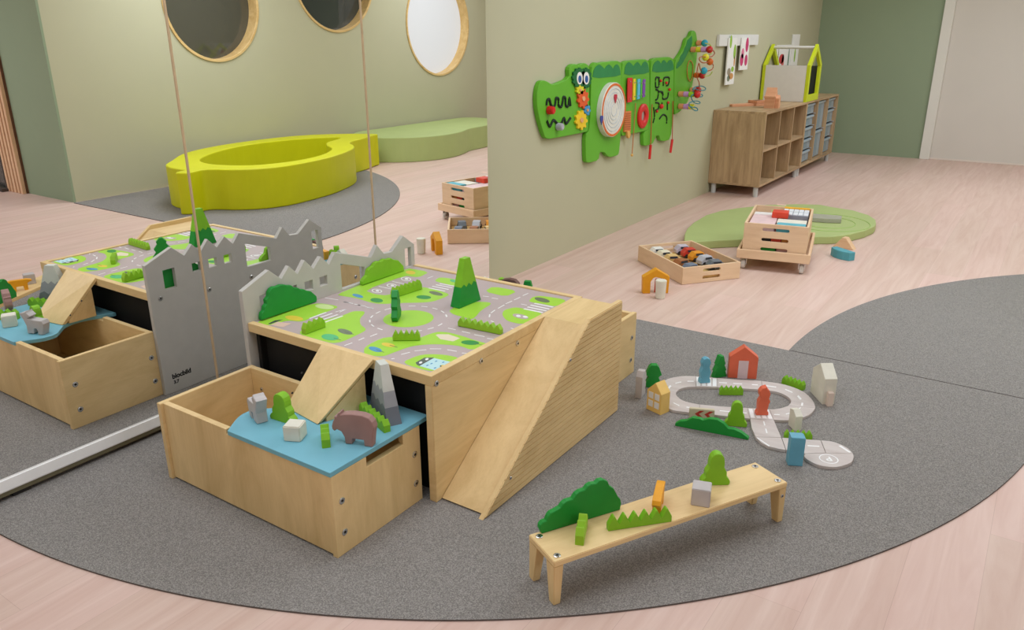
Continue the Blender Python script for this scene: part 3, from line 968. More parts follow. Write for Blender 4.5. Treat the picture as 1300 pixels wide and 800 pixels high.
def zebra(o0, o1, i0, i1, n=4):
    out = []
    for k in range(n):
        a, b = (k + .14) / n, (k + .82) / n
        O = lambda t: (o0[0] + (o1[0] - o0[0]) * t, o0[1] + (o1[1] - o0[1]) * t)
        I = lambda t: (i0[0] + (i1[0] - i0[0]) * t, i0[1] + (i1[1] - i0[1]) * t)
        L_ = lambda p, q, t: (p[0] + (q[0] - p[0]) * t, p[1] + (q[1] - p[1]) * t)
        out.append([L_(O(a), I(a), .08), L_(O(b), I(b), .08), L_(O(b), I(b), .92), L_(O(a), I(a), .92)])
    return out


TG = 'wooden road tiles of the toy circuit'
track_piece(seg(0, 1), 'zebra-crossing road tile under the blue toy figure', zebra(outer[0], outer[1], inner[0], inner[1]))
track_piece(seg(1, 3), 'straight road tile in front of the red toy house', midline(1, 3, 3))
track_piece(seg(3, 7), 'curved road tile beside the cream toy tower house', midline(3, 7, 4))
track_piece(seg(7, 11), 'curved road tile behind the small cream upright block', midline(7, 11, 3))
track_piece(seg(11, 12), 'zebra-crossing road tile under the red toy hydrant figure', zebra(outer[11], outer[12], inner[11], inner[12]))
track_piece(seg(12, 14), 'straight road tile behind the red-arrow sign board', midline(12, 14, 3))
track_piece(seg(14, 18), 'curved road tile behind the yellow toy house', midline(14, 18, 3))
track_piece(seg(18, 21), 'curved road tile beside the dark green fir at the left', midline(18, 21, 3))
track_piece([(660, 441), (790, 447), (832, 543), (690, 540), (668, 490)], 'road tile leading away from the red toy hydrant figure', [[(731, 455), (738, 455), (744, 478), (737, 478)], [(742, 495), (749, 495), (756, 520), (749, 520)]])
track_piece([(690, 541), (832, 544), (856, 612)] + [(820, 606), (760, 592), (722, 572)], 'corner road tile left of the blue upright block', [[(694, 545), (702, 545), (770, 590), (762, 593)]])
track_piece([(834, 544), (1048, 559), (1075, 627), (958, 632), (905, 622), (858, 612)], 'straight road tile behind the blue upright block', [[(880, 580), (950, 584), (952, 590), (882, 586)], [(975, 586), (1040, 590), (1042, 596), (977, 592)]])
track_piece([(1050, 559)] + [tuple(v) for v in cr([(1052, 559), (1120, 568), (1190, 598), (1226, 632)], 5, False)] + [(1077, 628)], 'rounded end road tile behind the printed parking sign', [[(1145, 590), (1160, 588), (1215, 625), (1205, 628)]])
pk = track_piece([(960, 633), (1076, 629)] + [tuple(v) for v in cr([(1226, 633), (1230, 655), (1208, 685), (1130, 706), (1040, 696), (975, 665), (956, 645)], 5, False)], 'half-round road tile printed with a white parking circle')
pc = gz(*R([(1092, 662)])[0], TKZ)
r_ = .5 * (gz(*R([(1143, 661)])[0], TKZ) - gz(*R([(1041, 661)])[0], TKZ)).length
bm = lathe([(r_, .0), (r_, .0004), (r_ * .88, .0004), (r_ * .88, 0)], (pc.x, pc.y, TKZ), (0, 0, 1), 32)
put('parking_ring', bm, TW[1], pk)
yw = YAW + PI
ms = axes((pc.x, pc.y, TKZ + .0003), (math.cos(yw), math.sin(yw), 0), (-math.sin(yw), math.cos(yw), 0)) @ Matrix.Translation((-r_ * .33, -r_ * .42, 0))
lettering('P', r_ * 1.25, ms, 'lettering', pk, TW[1], .03)

# things standing around the track -------------------------------------------
def R1(x, y): return R([(x, y)])[0]


fig = lambda h: [(-.024, 0), (.024, 0), (.024, .12 * h), (.019, .2 * h), (.024, .42 * h), (.016, .62 * h), (.016, .66 * h), (.021, .80 * h), (.014, .95 * h), (0, h), (-.014, .95 * h), (-.021, .80 * h), (-.016, .66 * h), (-.016, .62 * h), (-.024, .42 * h), (-.019, .2 * h), (-.024, .12 * h)]
BLUE = paint('toy_blue', (104, 168, 190), .5); RED = paint('toy_red', (224, 106, 76), .5); CRM = paint('cream_block', (224, 219, 202), .55)
c = gz(*R1(406, 238), TKZ)
solo('toy_figure', 'blue wooden toy figure on the rear zebra crossing', 'toy figure', upright(fig(.122), .03, .003), BLUE, c, .75)
c = gz(*R1(473, 214), MATZ)
solo('toy_tree', 'dark green toy fir between the blue figure and the red house', 'toy tree', upright([(-.034, 0), (.034, 0), (.024, .03), (.030, .032), (.016, .062), (.022, .064), (.008, .106), (-.008, .106), (-.022, .064), (-.016, .062), (-.030, .032), (-.024, .03)], .03, .002), DG, c + Vector((.005, .02, 0)), .95)
# red house
c, ang, L = base2(R1(538, 215), R1(694, 223), MATZ); c.z = MATZ
rh = thing('toy_house', 'red wooden toy house with a pale door behind the toy road', 'toy house', c + Vector((-math.sin(ang), math.cos(ang), 0)) * .022, ang)
hp = [(-L / 2, 0), (L / 2, 0), (L / 2, .105), (0, .155), (-L / 2, .105)]
put('house_body', upright(hp, .045, .002), RED, rh, local=True)
put('house_door', nbox(-.022, .022, -.0238, -.0215, 0, .088, 0), paint('pale_pink_door', (222, 196, 198), .5), rh, local=True)
toy('toy_hedge', 'green toy hedge at the rear right of the toy road', 'toy hedge', R1(840, 243), R1(955, 283), MATZ, lambda L: hedge_prof(L, .040, 5, .6), .028, MGN)
toy('toy_hedge', 'green toy hedge inside the oval of the toy road', 'toy hedge', R1(490, 306), R1(618, 307), MATZ, lambda L: hedge_prof(L, .040, 5, .6), .022, MGN)
# cream tower house (long side seen obliquely)
A = gz(*R1(988, 292), MATZ); B = gz(*R1(1052, 362), MATZ)
c, ang, L = base2(A, B, MATZ); c.z = MATZ
wh = thing('toy_house', 'tall cream toy house standing right of the toy road', 'toy house', c + Vector((-math.sin(ang), math.cos(ang), 0)) * .028, ang)
put('house_body', upright([(-L / 2, 0), (L / 2, 0), (L / 2, .118), (.0, .165), (-L / 2, .118)], .055, .003, ()), CRM, wh, local=True)
put('house_door', nbox(L / 2 - .002, L / 2 + .022, -.012, .012, 0, .062, .001), paint('pale_door', (226, 206, 190), .5), wh, local=True, label='pale door flap standing out from the house')
c = gz(*R1(720, 414), TKZ)
hyd = [(-.024, 0), (.026, 0), (.026, .012), (.020, .018), (.024, .05), (.028, .062), (.022, .075), (.026, .095), (.02, .112), (.012, .116), (.008, .128), (-.010, .122), (-.020, .108), (-.018, .09), (-.012, .078), (-.020, .06), (-.018, .02), (-.024, .012)]
solo('toy_figure', 'red wooden toy hydrant figure on the front zebra crossing', 'toy figure', upright(hyd, .03, .003), RED, c, .6)
A = gz(*R1(868, 474), MATZ); B = gz(*R1(902, 508), MATZ)
c, ang, L = base2(A, B, MATZ); c.z = MATZ
solo('toy_block', 'small cream upright toy block behind the low green hedge', 'toy block', upright([(-L / 2, 0), (L / 2, 0), (L / 2, .062), (0, .082), (-L / 2, .075)], .03, .002), CRM, c + Vector((-math.sin(ang), math.cos(ang), 0)) * .015, ang)
toy('toy_hedge', 'low green toy hedge behind the blue upright block', 'toy hedge', R1(846, 545), R1(998, 551), MATZ, lambda L: hedge_prof(L, .034, 5, .5), .02, MGN)
c, ang, L = base2(R1(868, 699), R1(948, 704), MATZ); c.z = MATZ
bb = [(-L / 2, 0), (L / 2, 0), (L / 2, .112), (L / 2 - .006, .116), (-L / 2, .116)]
solo('toy_block', 'blue upright toy block on the carpet by the toy road', 'toy block', upright(bb, .045, .003), BLUE, c + Vector((-math.sin(ang), math.cos(ang), 0)) * .022, ang)
toy('toy_tree', 'green bumpy toy tree in front of the toy road', 'toy tree', R1(521, 472), R1(637, 482), MATZ, lambda L: tree_prof(L * .98, .108), .025, MGN)
# sign board
c, ang, L = base2(R1(322, 437), R1(460, 448), MATZ); c.z = MATZ
sg = thing('sign_board', 'small pale sign board with red arrow chevrons behind the dark bush', 'toy sign', c, ang)
put('board', nbox(-L / 2, L / 2, -.009, .009, 0, .048, .002), paint('pale_board', (206, 194, 164), .55), sg, local=True)
for x in (-.012, .026):
    pts = [(x - .016, .027), (x + .004, .042), (x + .020, .042), (x, .027), (x + .020, .010), (x + .004, .010)]
    put('chevron', slab(pts, (), .001, 0, Matrix.Translation((0, -.0092, 0)) @ UPRIGHT), TW[2], sg, local=True, label='red chevron')
toy('toy_bush', 'long low dark green toy bush in front of the toy road', 'toy bush', R1(250, 474), R1(652, 552), MATZ,
    lambda L: [(-L / 2, 0), (L / 2, 0), (L * .5, .008), (L * .40, .026), (L * .30, .034), (L * .22, .033), (L * .16, .05), (L * .07, .062), (-L * .04, .060), (-L * .12, .048), (-L * .17, .052), (-L * .27, .05), (-L * .35, .032), (-L * .44, .024), (-L * .5, .01)], .022, DG)
# yellow house
A = gz(*R1(88, 386), MATZ); B = gz(*R1(165, 422), MATZ)
c, ang, L = base2(A, B, MATZ); c.z = MATZ
YEL = paint('toy_yellow', (240, 198, 112), .5)
yh = thing('toy_house', 'yellow wooden toy house with four white window panes', 'toy house', c + Vector((-math.sin(ang), math.cos(ang), 0)) * .028, ang)
put('house_body', upright([(-L / 2, 0), (L / 2, 0), (L / 2, .092), (.004, .135), (-L / 2, .092)], .056, .002), YEL, yh, local=True)
for i in (-1, 1):
    for z in (.022, .060):
        put('window_pane', nbox(i * .0165 - .0125, i * .0165 + .0125, -.0292, -.0272, z, z + .028, 0), paint('white_print', (238, 234, 228), .5), yh, local=True, label='white window pane')
c = gz(*R1(124, 262), MATZ)
solo('toy_tree', 'dark green toy fir behind the yellow toy house', 'toy tree', upright([(-.030, 0), (.030, 0), (.034, .02), (.022, .05), (.036, .062), (.022, .098), (.012, .108), (-.012, .108), (-.022, .098), (-.036, .062), (-.022, .05), (-.034, .02)], .03, .002), DG, c, .55)
c = gz(*R1(62, 322), MATZ)
lad = [(-.03, 0), (.03, 0), (.03, .02), (.02, .03), (.03, .04), (.03, .06), (.02, .068), (.03, .076), (.03, .098), (.012, .122), (-.012, .122), (-.03, .1)]
solo('toy_tree', 'pale grey notched toy tree at the far left of the toy road', 'toy tree', upright(lad, .03, .002), paint('pale_grey_toy', (190, 183, 180), .55), c + Vector((-.012, .012, 0)), 1.72)

# ======================================================= CROCODILE WALL TOY
CX = -.025
CG = paint('croc_green', (100, 176, 44), .4, .03, 6); CDG = paint('croc_dark', (40, 132, 72), .45)
cA = lambda p: crop(5.515, 675, 70, p)
cB = lambda p: crop(4.444, 785, 30, p)
cC = lambda p: crop(6.154, 780, 60, p)


def wallpts(px, x):
    return [(q.y, q.z) for q in (gx(u, v, x) for u, v in px)]


def wslab(px, x0, x1, bev=.0, holes=(), smooth=1):
    pts = wallpts(px, x1)
    if smooth: pts = [tuple(v) for v in chaikin(pts, smooth, .2)]
    return slab(pts, [wallpts(h, x1) for h in holes], x1 - x0, bev, Matrix(((0, 0, 1, x0), (1, 0, 0, 0), (0, 1, 0, 0), (0, 0, 0, 1))))


croc = thing('crocodile_wall_toy', 'long green crocodile-shaped activity board mounted on the cream wall', 'wall toy', (CX, 5.7, .62))
FR = CX + .0008
head = put('head_panel', wslab(cA([(62, 185), (85, 175), (112, 185), (150, 210), (265, 162), (262, 90), (285, 65), (310, 60), (330, 74), (345, 62), (375, 55), (398, 70), (407, 100), (405, 240), (400, 420), (397, 528), (380, 540), (130, 588), (102, 584), (88, 560), (58, 460), (40, 370), (37, 290), (45, 225)]), -.059, CX, .004), CG, croc)
fb = put('front_body_panel', wslab(cA([(420, 90), (445, 50), (475, 55), (510, 46), (545, 46), (595, 38), (622, 48), (630, 75), (628, 400), (622, 590), (612, 690), (600, 704), (548, 716), (525, 702), (512, 680), (478, 678), (470, 737), (395, 756), (380, 742), (378, 560), (402, 530), (412, 420), (416, 240)]), -.059, CX, .004), CG, croc)
mb_ = put('middle_body_panel', wslab(cC([(62, 130), (95, 105), (160, 100), (240, 92), (265, 105), (275, 130), (275, 640), (225, 660), (150, 672), (42, 698), (52, 400)]), -.059, CX, .004), CG, croc)
rb = put('rear_body_panel', wslab(cC([(286, 110), (310, 85), (370, 80), (430, 75), (460, 90), (466, 120), (462, 520), (440, 722), (380, 736), (358, 725), (352, 690), (330, 690), (315, 722), (300, 756), (240, 772), (228, 760), (228, 662), (275, 640), (282, 400)]), -.059, CX, .004), CG, croc)
tl = put('tail_panel', wslab(cB([(322, 210), (350, 175), (375, 130), (385, 85), (408, 70), (415, 45), (428, 38), (440, 52), (447, 110), (444, 200), (430, 280), (418, 350), (398, 430), (373, 470), (345, 500), (316, 515), (316, 300)]), -.059, CX, .004), CG, croc)


def decal(px, mat, parent, name, x=FR, th=.0015, smooth=1, label=None):
    return put(name, wslab(px, x, x + th, 0, (), smooth), mat, parent, label=label)


decal(cA([(426, 164), (432, 110), (450, 78), (475, 64), (495, 80), (510, 98), (522, 78), (541, 62), (558, 78), (571, 96), (582, 74), (597, 62), (612, 76), (620, 105), (624, 146)]), CDG, fb, 'back_scales')
decal(cC([(76, 222), (84, 150), (98, 126), (116, 114), (136, 130), (150, 150), (162, 128), (181, 112), (198, 130), (210, 150), (222, 124), (241, 107), (258, 124), (268, 152), (272, 204)]), CDG, mb_, 'back_scales')
decal(cC([(296, 199), (302, 142), (318, 116), (341, 102), (356, 114), (366, 130), (374, 110), (387, 98), (400, 110), (411, 126), (422, 106), (441, 97), (454, 112), (462, 140), (463, 184)]), CDG, rb, 'back_scales')
decal(cB([(326, 260), (330, 226), (344, 208), (352, 182), (368, 162), (374, 136), (386, 118), (390, 94), (404, 82), (416, 66), (418, 116), (388, 174), (362, 226)]), CDG, tl, 'back_scales')
# eyes
gear = lambda x, y, rx, ry, n, d: [(x + rx * (1 + d * (1 if (i % 4) in (0, 1) else -1)) * math.cos(2 * PI * i / (4 * n)), y + ry * (1 + d * (1 if (i % 4) in (0, 1) else -1)) * math.sin(2 * PI * i / (4 * n))) for i in range(4 * n)]
for (x, rx) in ((337, 48), (384, 36)):
    o = decal(cA(gear(x, 160, rx, 68, 12, .07)), paint('eye_ring_green', (24, 104, 52), .5), head, 'eye_wheel', FR, .012, 0)
    w = cA(ell(x, 162, 20, 44, 20))
    put('eyeball', wslab(w, FR + .012, FR + .0135, 0, (), 0), paint('white_print', (238, 234, 228), .5), o)
    put('pupil', wslab(cA(ell(x + 1, 168, 11, 26, 16)), FR + .0136, FR + .0145, 0, (), 0), paint('pupil_blue', (40, 84, 150), .4), o)
for nm, x, y, rx, ry, k, col in (('gear', 342, 245, 26, 30, 7, (222, 210, 40)), ('gear', 363, 305, 36, 62, 9, (226, 92, 40)), ('gear', 391, 385, 20, 36, 7, (70, 150, 200)), ('gear', 350, 455, 38, 62, 9, (240, 200, 40))):
    g_ = decal(cA(gear(x, y, rx, ry, k, .13)), paint('gear%d' % (col[0] + col[1]), col, .45), head, nm, FR, .014, 0)
    put('hub', wslab(cA(ell(x + 4, y, rx * .28, ry * .28, 12)), FR + .014, FR + .02, 0, (), 0), paint('hub_tan', (228, 170, 120), .5), g_)
BLK = paint('groove_black', (22, 40, 20), .7)


def groove(px, parent, name='groove', r=.010):
    pts = [Vector((FR + .0005, q.y, q.z)) for q in (gx(u, v, FR) for u, v in px)]
    pts = cr(pts, 4, False)
    return put(name, tube(pts, r, 6), BLK, parent)


groove(cA([(102, 352), (106, 318), (122, 310), (132, 345), (148, 366), (162, 345), (168, 302), (186, 308), (186, 350), (205, 362), (214, 330), (220, 295), (234, 302), (236, 350), (254, 356), (262, 300), (270, 355)]), head)
groove(cA([(105, 460), (125, 500), (150, 455), (178, 480), (205, 478), (225, 440), (238, 480), (270, 440)]), head)
for x, y, r0, col in ((115, 385, .028, (214, 40, 34)), (178, 500, .026, (182, 178, 186))):
    q = gx(*cA([(x, y)])[0], FR)
    put('slider_knob', ncyl((FR, q.y, q.z), (FR + .045, q.y, q.z), r0, 18, r0 * .85, .004), paint('knob%d' % col[1], col, .4), head)
# maze disc
q0 = gx(*cA([(540, 390)])[0], FR); qa = gx(*cA([(458, 390)])[0], FR); qb = gx(*cA([(622, 390)])[0], FR); qt = gx(*cA([(540, 193)])[0], FR); qd = gx(*cA([(540, 587)])[0], FR)
RY, RZ = (qb.y - qa.y) / 2, (qt.z - qd.z) / 2
RDm = (RY + RZ) / 2
dc = Vector((FR, (qa.y + qb.y) / 2, (qt.z + qd.z) / 2 + .01))
DW = paint('disc_white', (226, 222, 212), .4)
md_ = put('maze_disc', lathe([(.0001, 0), (RDm, 0), (RDm, .036), (RDm - .004, .04), (.0001, .04)], dc, (1, 0, 0), 56, False), DW, fb, smooth=False)
put('orange_rim', lathe([(RDm * .97, .04), (RDm * .97, .043), (RDm * .89, .043), (RDm * .89, .04)], dc, (1, 0, 0), 56), paint('disc_orange', (222, 112, 50), .45), md_)
LNE = paint('maze_line', (196, 202, 206), .5)
for k, (f, a0, a1) in enumerate(((.78, .3, 5.8), (.64, 1.2, 6.9), (.5, 2.4, 7.6), (.36, 0, 5.2), (.22, 1.5, 6.5))):
    pts = [dc + Vector((.0405, RDm * f * math.cos(a0 + (a1 - a0) * i / 40), RDm * f * math.sin(a0 + (a1 - a0) * i / 40))) for i in range(41)]
    put('maze_ridge', tube(pts, .0028, 5), LNE, md_)
for (u, v, col) in ((487, 450, (60, 70, 150)), (585, 300, (196, 50, 70))):
    q = gx(*cA([(u, v)])[0], FR + .042)
    hp_ = [(q.y + .022 * (16 * math.sin(t) ** 3) / 16, q.z + .036 * (13 * math.cos(t) - 5 * math.cos(2 * t) - 2 * math.cos(3 * t) - math.cos(4 * t)) / 16) for t in [2 * PI * i / 24 for i in range(24)]]
    put('heart_piece', slab(hp_, (), .006, 0, Matrix(((0, 0, 1, FR + .0415), (1, 0, 0, 0), (0, 1, 0, 0), (0, 0, 0, 1)))), paint('heart%d' % col[0], col, .4), md_)
# xylophone
bars = [(103, 142, 240, 432, (214, 40, 40)), (146, 168, 248, 415, (238, 208, 40)), (168, 178, 250, 412, (90, 190, 60)), (180, 204, 250, 408, (90, 190, 220)), (206, 220, 252, 400, (60, 90, 190)), (221, 244, 252, 392, (130, 70, 170))]
for x0, x1, y0, y1, col in bars:
    o = decal(cC([(x0 + 4, y0), (x1, y0 - 3), (x1 - 4, y1 - 6), (x0, y1)]), paint('bar%d' % sum(col), col, .35), mb_, 'xylophone_bar', FR + .012, .007, 0)
    for yy in (y0 + 28, y1 - 30):
        q = gx(*cC([((x0 + x1) / 2, yy)])[0], FR + .019)
        put('pin', ncyl((FR + .019, q.y, q.z), (FR + .024, q.y, q.z), .006, 8), chrome(), o)
put('bar_rest', wslab(cC([(110, 275), (240, 268), (238, 285), (110, 292)]), FR, FR + .012, 0, (), 0), CG, mb_)
put('bar_rest', wslab(cC([(108, 385), (236, 365), (234, 378), (106, 398)]), FR, FR + .012, 0, (), 0), CG, mb_)
# guiro board with handle, red ring, beater string
ORW = paint('guiro_orange', (218, 132, 76), .5)
gu = decal(cC([(84, 503), (132, 497), (128, 655), (78, 662)]), ORW, mb_, 'guiro_board', FR, .012, 0)
for k in range(8):
    y = 518 + k * 17
    put('ridge', wslab(cC([(86, y), (128, y - 4), (128, y + 2), (86, y + 6)]), FR + .012, FR + .016, 0, (), 0), paint('ridge_brown', (182, 98, 56), .5), gu)
put('guiro_stick', wslab(cC([(104, 655), (126, 655), (128, 690), (116, 715), (106, 700)]), FR, FR + .02, .002), paint('stick_tan', (230, 176, 96), .5), mb_)
q = gx(*cC([(218, 537)])[0], FR)
ra = abs(gx(*cC([(178, 537)])[0], FR).y - gx(*cC([(258, 537)])[0], FR).y) / 2
put('red_ring', lathe([(ra, .0), (ra, .012), (ra * .85, .02), (ra * .55, .02), (ra * .4, .012), (ra * .4, 0)], (FR, q.y, q.z), (1, 0, 0), 32), paint('ring_red', (214, 42, 40), .4), mb_, smooth=False)
put('ring_mirror', ncyl((FR, q.y, q.z), (FR + .004, q.y, q.z), ra * .38, 20), chrome(), mb_)


def cord(px, parent, col, r=.004, x=FR + .012, name='cord'):
    pts = [gx(u, v, x) for u, v in px]
    return put(name, tube(pts, r, 6), paint('cord%d' % sum(col), col, .6), parent)


cord([(807, 131), (805, 160), (802.5, 195)], mb_, (196, 120, 70), name='beater_cord')
q = gx(802.3, 197, FR + .012); put('beater_end', ball(q, .011), paint('stick_tan', (230, 176, 96), .5), mb_)
for lines in ([(320, 310), (322, 240), (350, 238)], [(345, 240), (345, 308), (320, 312)], [(380, 302), (386, 242), (426, 238), (420, 292), (404, 300)], [(320, 412), (336, 400), (342, 342), (322, 330)], [(345, 347), (376, 352), (376, 402), (412, 396), (420, 352)], [(380, 372), (366, 350)], [(320, 432), (346, 440), (340, 482), (320, 492)], [(370, 432), (372, 472)], [(350, 560), (380, 526), (406, 546), (406, 596)], [(412, 430), (412, 490)], [(305, 470), (312, 540), (300, 590)]):
    groove(cC(lines), rb, 'maze_groove', .0075)
for (x, y) in ((360, 462), (400, 278), (425, 330), (356, 262), (326, 500), (414, 432)):
    q = gx(*cC([(x, y)])[0], FR); put('maze_bead', ball((FR + .008, q.y, q.z), .012 if (x, y) != (360, 462) else .02), paint('ring_red', (214, 42, 40), .4), rb)
REDS = (196, 60, 40)
for a, b, c0, c1 in (((295, 445), (285, 760), (826, 184), (824.5, 202)), ((458, 420), (437, 715), (853.5, 177), (851, 194))):
    p_ = cC([a, b]); cord([p_[0], c0], rb, REDS, .0035, FR + .01, 'stick_cord')
    q = gx(*c0, FR + .01); q2 = gx(*c1, FR + .01)
    put('red_stick', ncyl(q, q2, .011, 10), paint('ring_red', (214, 42, 40), .4), rb)
# bead rods on the tail
cE = lambda x, y: (860 + x / 6.667, 40 + y / 6.667)
COLS = {'s': (232, 156, 110), 't': (50, 164, 190), 'y': (226, 214, 50), 'l': (206, 150, 206), 'r': (204, 40, 40), 'o': (222, 110, 40), 'g': (160, 205, 50)}


def beadrod(y_px, xs, base):
    """beads strung on a peg that sticks out of the tail"""
    p0 = gx(*cE(base, y_px), FR)
    put('peg', ncyl(p0, p0 + Vector((.012 + .047 * len(xs), 0, 0)), .006, 8), chrome(), tl)
    for k, c_ in enumerate(xs):
        a = p0 + Vector((.004 + .047 * k, 0, 0))
        if k == len(xs) - 1 and c_ in 'rt':
            put('bead', ball(a + Vector((.026, 0, 0)), .030), paint('bead_' + c_, COLS[c_], .35), tl, smooth=True)
        else:
            put('bead', ncyl(a, a + Vector((.045, 0, 0)), .023, 14, None, .004), paint('bead_' + c_, COLS[c_], .35), tl)


beadrod(98, 'st', 160); beadrod(152, 'sylr', 112); beadrod(528, 'slgr', 8); beadrod(632, 'sly', 8); beadrod(495, 'sr', 105); beadrod(370, 'or', 140)


def wire(px, col, x0, x1, r=.0045):
    n = len(px)
    pts = [gx(*cE(*p), x0 + (x1 - x0) * i / (n - 1)) for i, p in enumerate(px)]
    return put('bead_wire', tube(cr(pts, 6, False), r, 6), paint('wire%d' % sum(col), col, .35), tl)


wire([(265, 152), (300, 160), (314, 185), (290, 212), (235, 215), (195, 215), (186, 240), (215, 265), (270, 262), (302, 280), (295, 318), (250, 335), (200, 330), (182, 270), (168, 330), (165, 385), (182, 430), (185, 480), (165, 525), (140, 500)], (176, 80, 44), .17, .12)
wire([(235, 100), (275, 112), (292, 150), (280, 190), (240, 205)], (170, 186, 70), .10, .14)
wire([(225, 378), (270, 372), (296, 340)], (170, 186, 70), .10, .14)
wire([(128, 490), (150, 470), (205, 462), (238, 480), (230, 496), (190, 498), (140, 486), (135, 515), (165, 548), (205, 552), (212, 538), (185, 530), (130, 535), (118, 560), (140, 600), (180, 612), (192, 600), (165, 588), (120, 595), (98, 615), (115, 645), (150, 670), (172, 665), (160, 645), (125, 640), (100, 632)], (40, 130, 150), .10, .15)
wire([(100, 250), (84, 300), (86, 380), (105, 420), (125, 385), (132, 290), (115, 250), (100, 250)], (206, 120, 60), FR + .006, FR + .006, .004)
for (x, y, c_) in ((238, 218, 'y'), (275, 256, 'o'), (225, 332, 't')):
    put('bead', ball(gx(*cE(x, y), .15), .030), paint('bead_' + c_, COLS[c_], .35), tl, smooth=True)

# ================================================================== SHELVES
SX0, SX1 = -.058, .458


def shelf(y0, y1, label, cubbies):
    s = thing('cube_shelf', label, 'shelf', (.2, (y0 + y1) / 2, 0))
    z0, z1, t = .10, .81, .022
    put('top_panel', nbox(SX0, SX1, y0, y1, z1 - t, z1, .001), oak('y'), s)
    put('bottom_panel', nbox(SX0, SX1, y0, y1, z0, z0 + t, .001), oak('y'), s)
    n = 3
    for k in range(n + 1):
        yy = y0 + (y1 - t - y0) * k / n
        put('side_panel' if k in (0, n) else 'upright', nbox(SX0, SX1 - .001, yy, yy + t, z0 + t, z1 - t, .001), oak('z'), s)
    put('back_panel', nbox(SX0, SX0 + .008, y0 + t, y1 - t, z0 + t, z1 - t, 0), oak('z'), s)
    if cubbies:
        for k in range(n):
            a = y0 + (y1 - t - y0) * k / n + t; b = y0 + (y1 - t - y0) * (k + 1) / n
            put('middle_shelf', nbox(SX0 + .008, SX1 - .004, a, b, .433, .455, .001), oak('y'), s)
    for y in (y0 + .045, y1 - .045):
        for x in (SX0 + .045, SX1 - .045):
            put('leg', ncyl((x, y, 0), (x, y, z0), .024, 16), paint('alu_leg', (196, 196, 192), .35), s)
    return s


shelf(7.612, 9.055, 'oak-effect shelf of six open cubbies under the crocodile tail end', True)
sh2 = shelf(9.060, 10.492, 'oak-effect shelf filled with pale blue trays at the room corner', False)
TRAY = paint('tray_blue', (150, 168, 178), .25, .03, 20, .5)
t = .022
rows = {0: [(.66, .775), (.53, .645), (.40, .515), (.27, .385), (.135, .255)], 1: [(.455, .775), (.135, .44)], 2: [(.655, .775), (.49, .64), (.32, .475), (.135, .30)]}
for k in range(3):
    a = 9.060 + (1.432 - t) * k / 3 + t + .012; b = 9.060 + (1.432 - t) * (k + 1) / 3 - .012
    for i, (za, zb) in enumerate(rows[k]):
        cn = ('nearest', 'middle', 'corner-side')[k]
        rn = {0: ['top', 'second from top', 'third from top', 'second from bottom', 'bottom'], 1: ['upper tall', 'lower tall'], 2: ['top', 'second from top', 'third from top', 'bottom']}[k][i]
        tr = thing('storage_tray', 'pale blue storage tray, %s in the %s column of the corner shelf' % (rn, cn), 'tray', (.25, (a + b) / 2, za), 0, 'pale blue trays in the corner shelf')
        bm = join(nbox(-.02, .415, a, b, za, za + .006, 0), nbox(-.02, -.012, a, b, za + .006, zb - .004, 0), nbox(.407, .415, a, b, za + .006, zb - .004, .001), nbox(-.012, .407, a, a + .008, za + .006, zb - .004, 0), nbox(-.012, .407, b - .008, b, za + .006, zb - .004, 0))
        put('tray_body', bm, TRAY, tr)
        put('tray_lip', nbox(.415, .430, a, b, zb - .028, zb - .004, .003), paint('tray_lip', (168, 184, 192), .3), tr)
        put('label_window', nbox(.415, .418, (a + b) / 2 - .08, (a + b) / 2 + .08, za + .02, zb - .04, .001), paint('tray_label', (134, 152, 164), .2), tr)
        # tray runners
        if za > .2:
            pass
for k in range(3):
    a = 9.060 + (1.432 - t) * k / 3 + t; b = 9.060 + (1.432 - t) * (k + 1) / 3
    for (za, zb) in rows[k]:
        if za > .13:
            bm = join(nbox(SX0 + .01, SX1 - .02, a, a + .011, za - .010, za - .001, 0), nbox(SX0 + .01, SX1 - .02, b - .011, b, za - .010, za - .001, 0))
            if za > .14: put('tray_runner', bm, paint('runner_grey', (170, 172, 172), .4), sh2)
            else: bm.free()
# house-shaped divider on the shelf top ------------------------------------------
LIME = paint('lime_frame', (198, 210, 34), .4, .03)
dv = thing('house_divider', 'white board between two lime green house-shaped frames on the shelf top', 'divider', (.2, 9.15, .81))
YD = 9.00
prof = [(YD - .02, .8105), (YD + .47, .8105), (YD + .47, 1.19), (YD + .225, 1.40), (YD - .02, 1.19)]
hol = [(YD + .035, .88), (YD + .415, .88), (YD + .415, 1.17), (YD + .225, 1.335), (YD + .035, 1.17)]
for x in (.425, -.045):
    put('house_frame', slab(prof, [hol], .034, .003, Matrix(((0, 0, 1, x), (1, 0, 0, 0), (0, 1, 0, 0), (0, 0, 0, 1)))), LIME, dv)
put('front_board', nbox(-.011, .425, YD - .018, YD, .812, 1.185, .002), paint('white_board', (222, 218, 212), .4, .02), dv)
put('rear_board', nbox(-.011, .425, YD + .452, YD + .468, .812, 1.17, .002), paint('dark_board', (62, 66, 62), .5), dv, label='dark rear board')
put('ridge_bar', ncyl((-.011, YD + .225, 1.365), (.425, YD + .225, 1.365), .016, 16), paint('white_board', (222, 218, 212), .4, .02), dv)
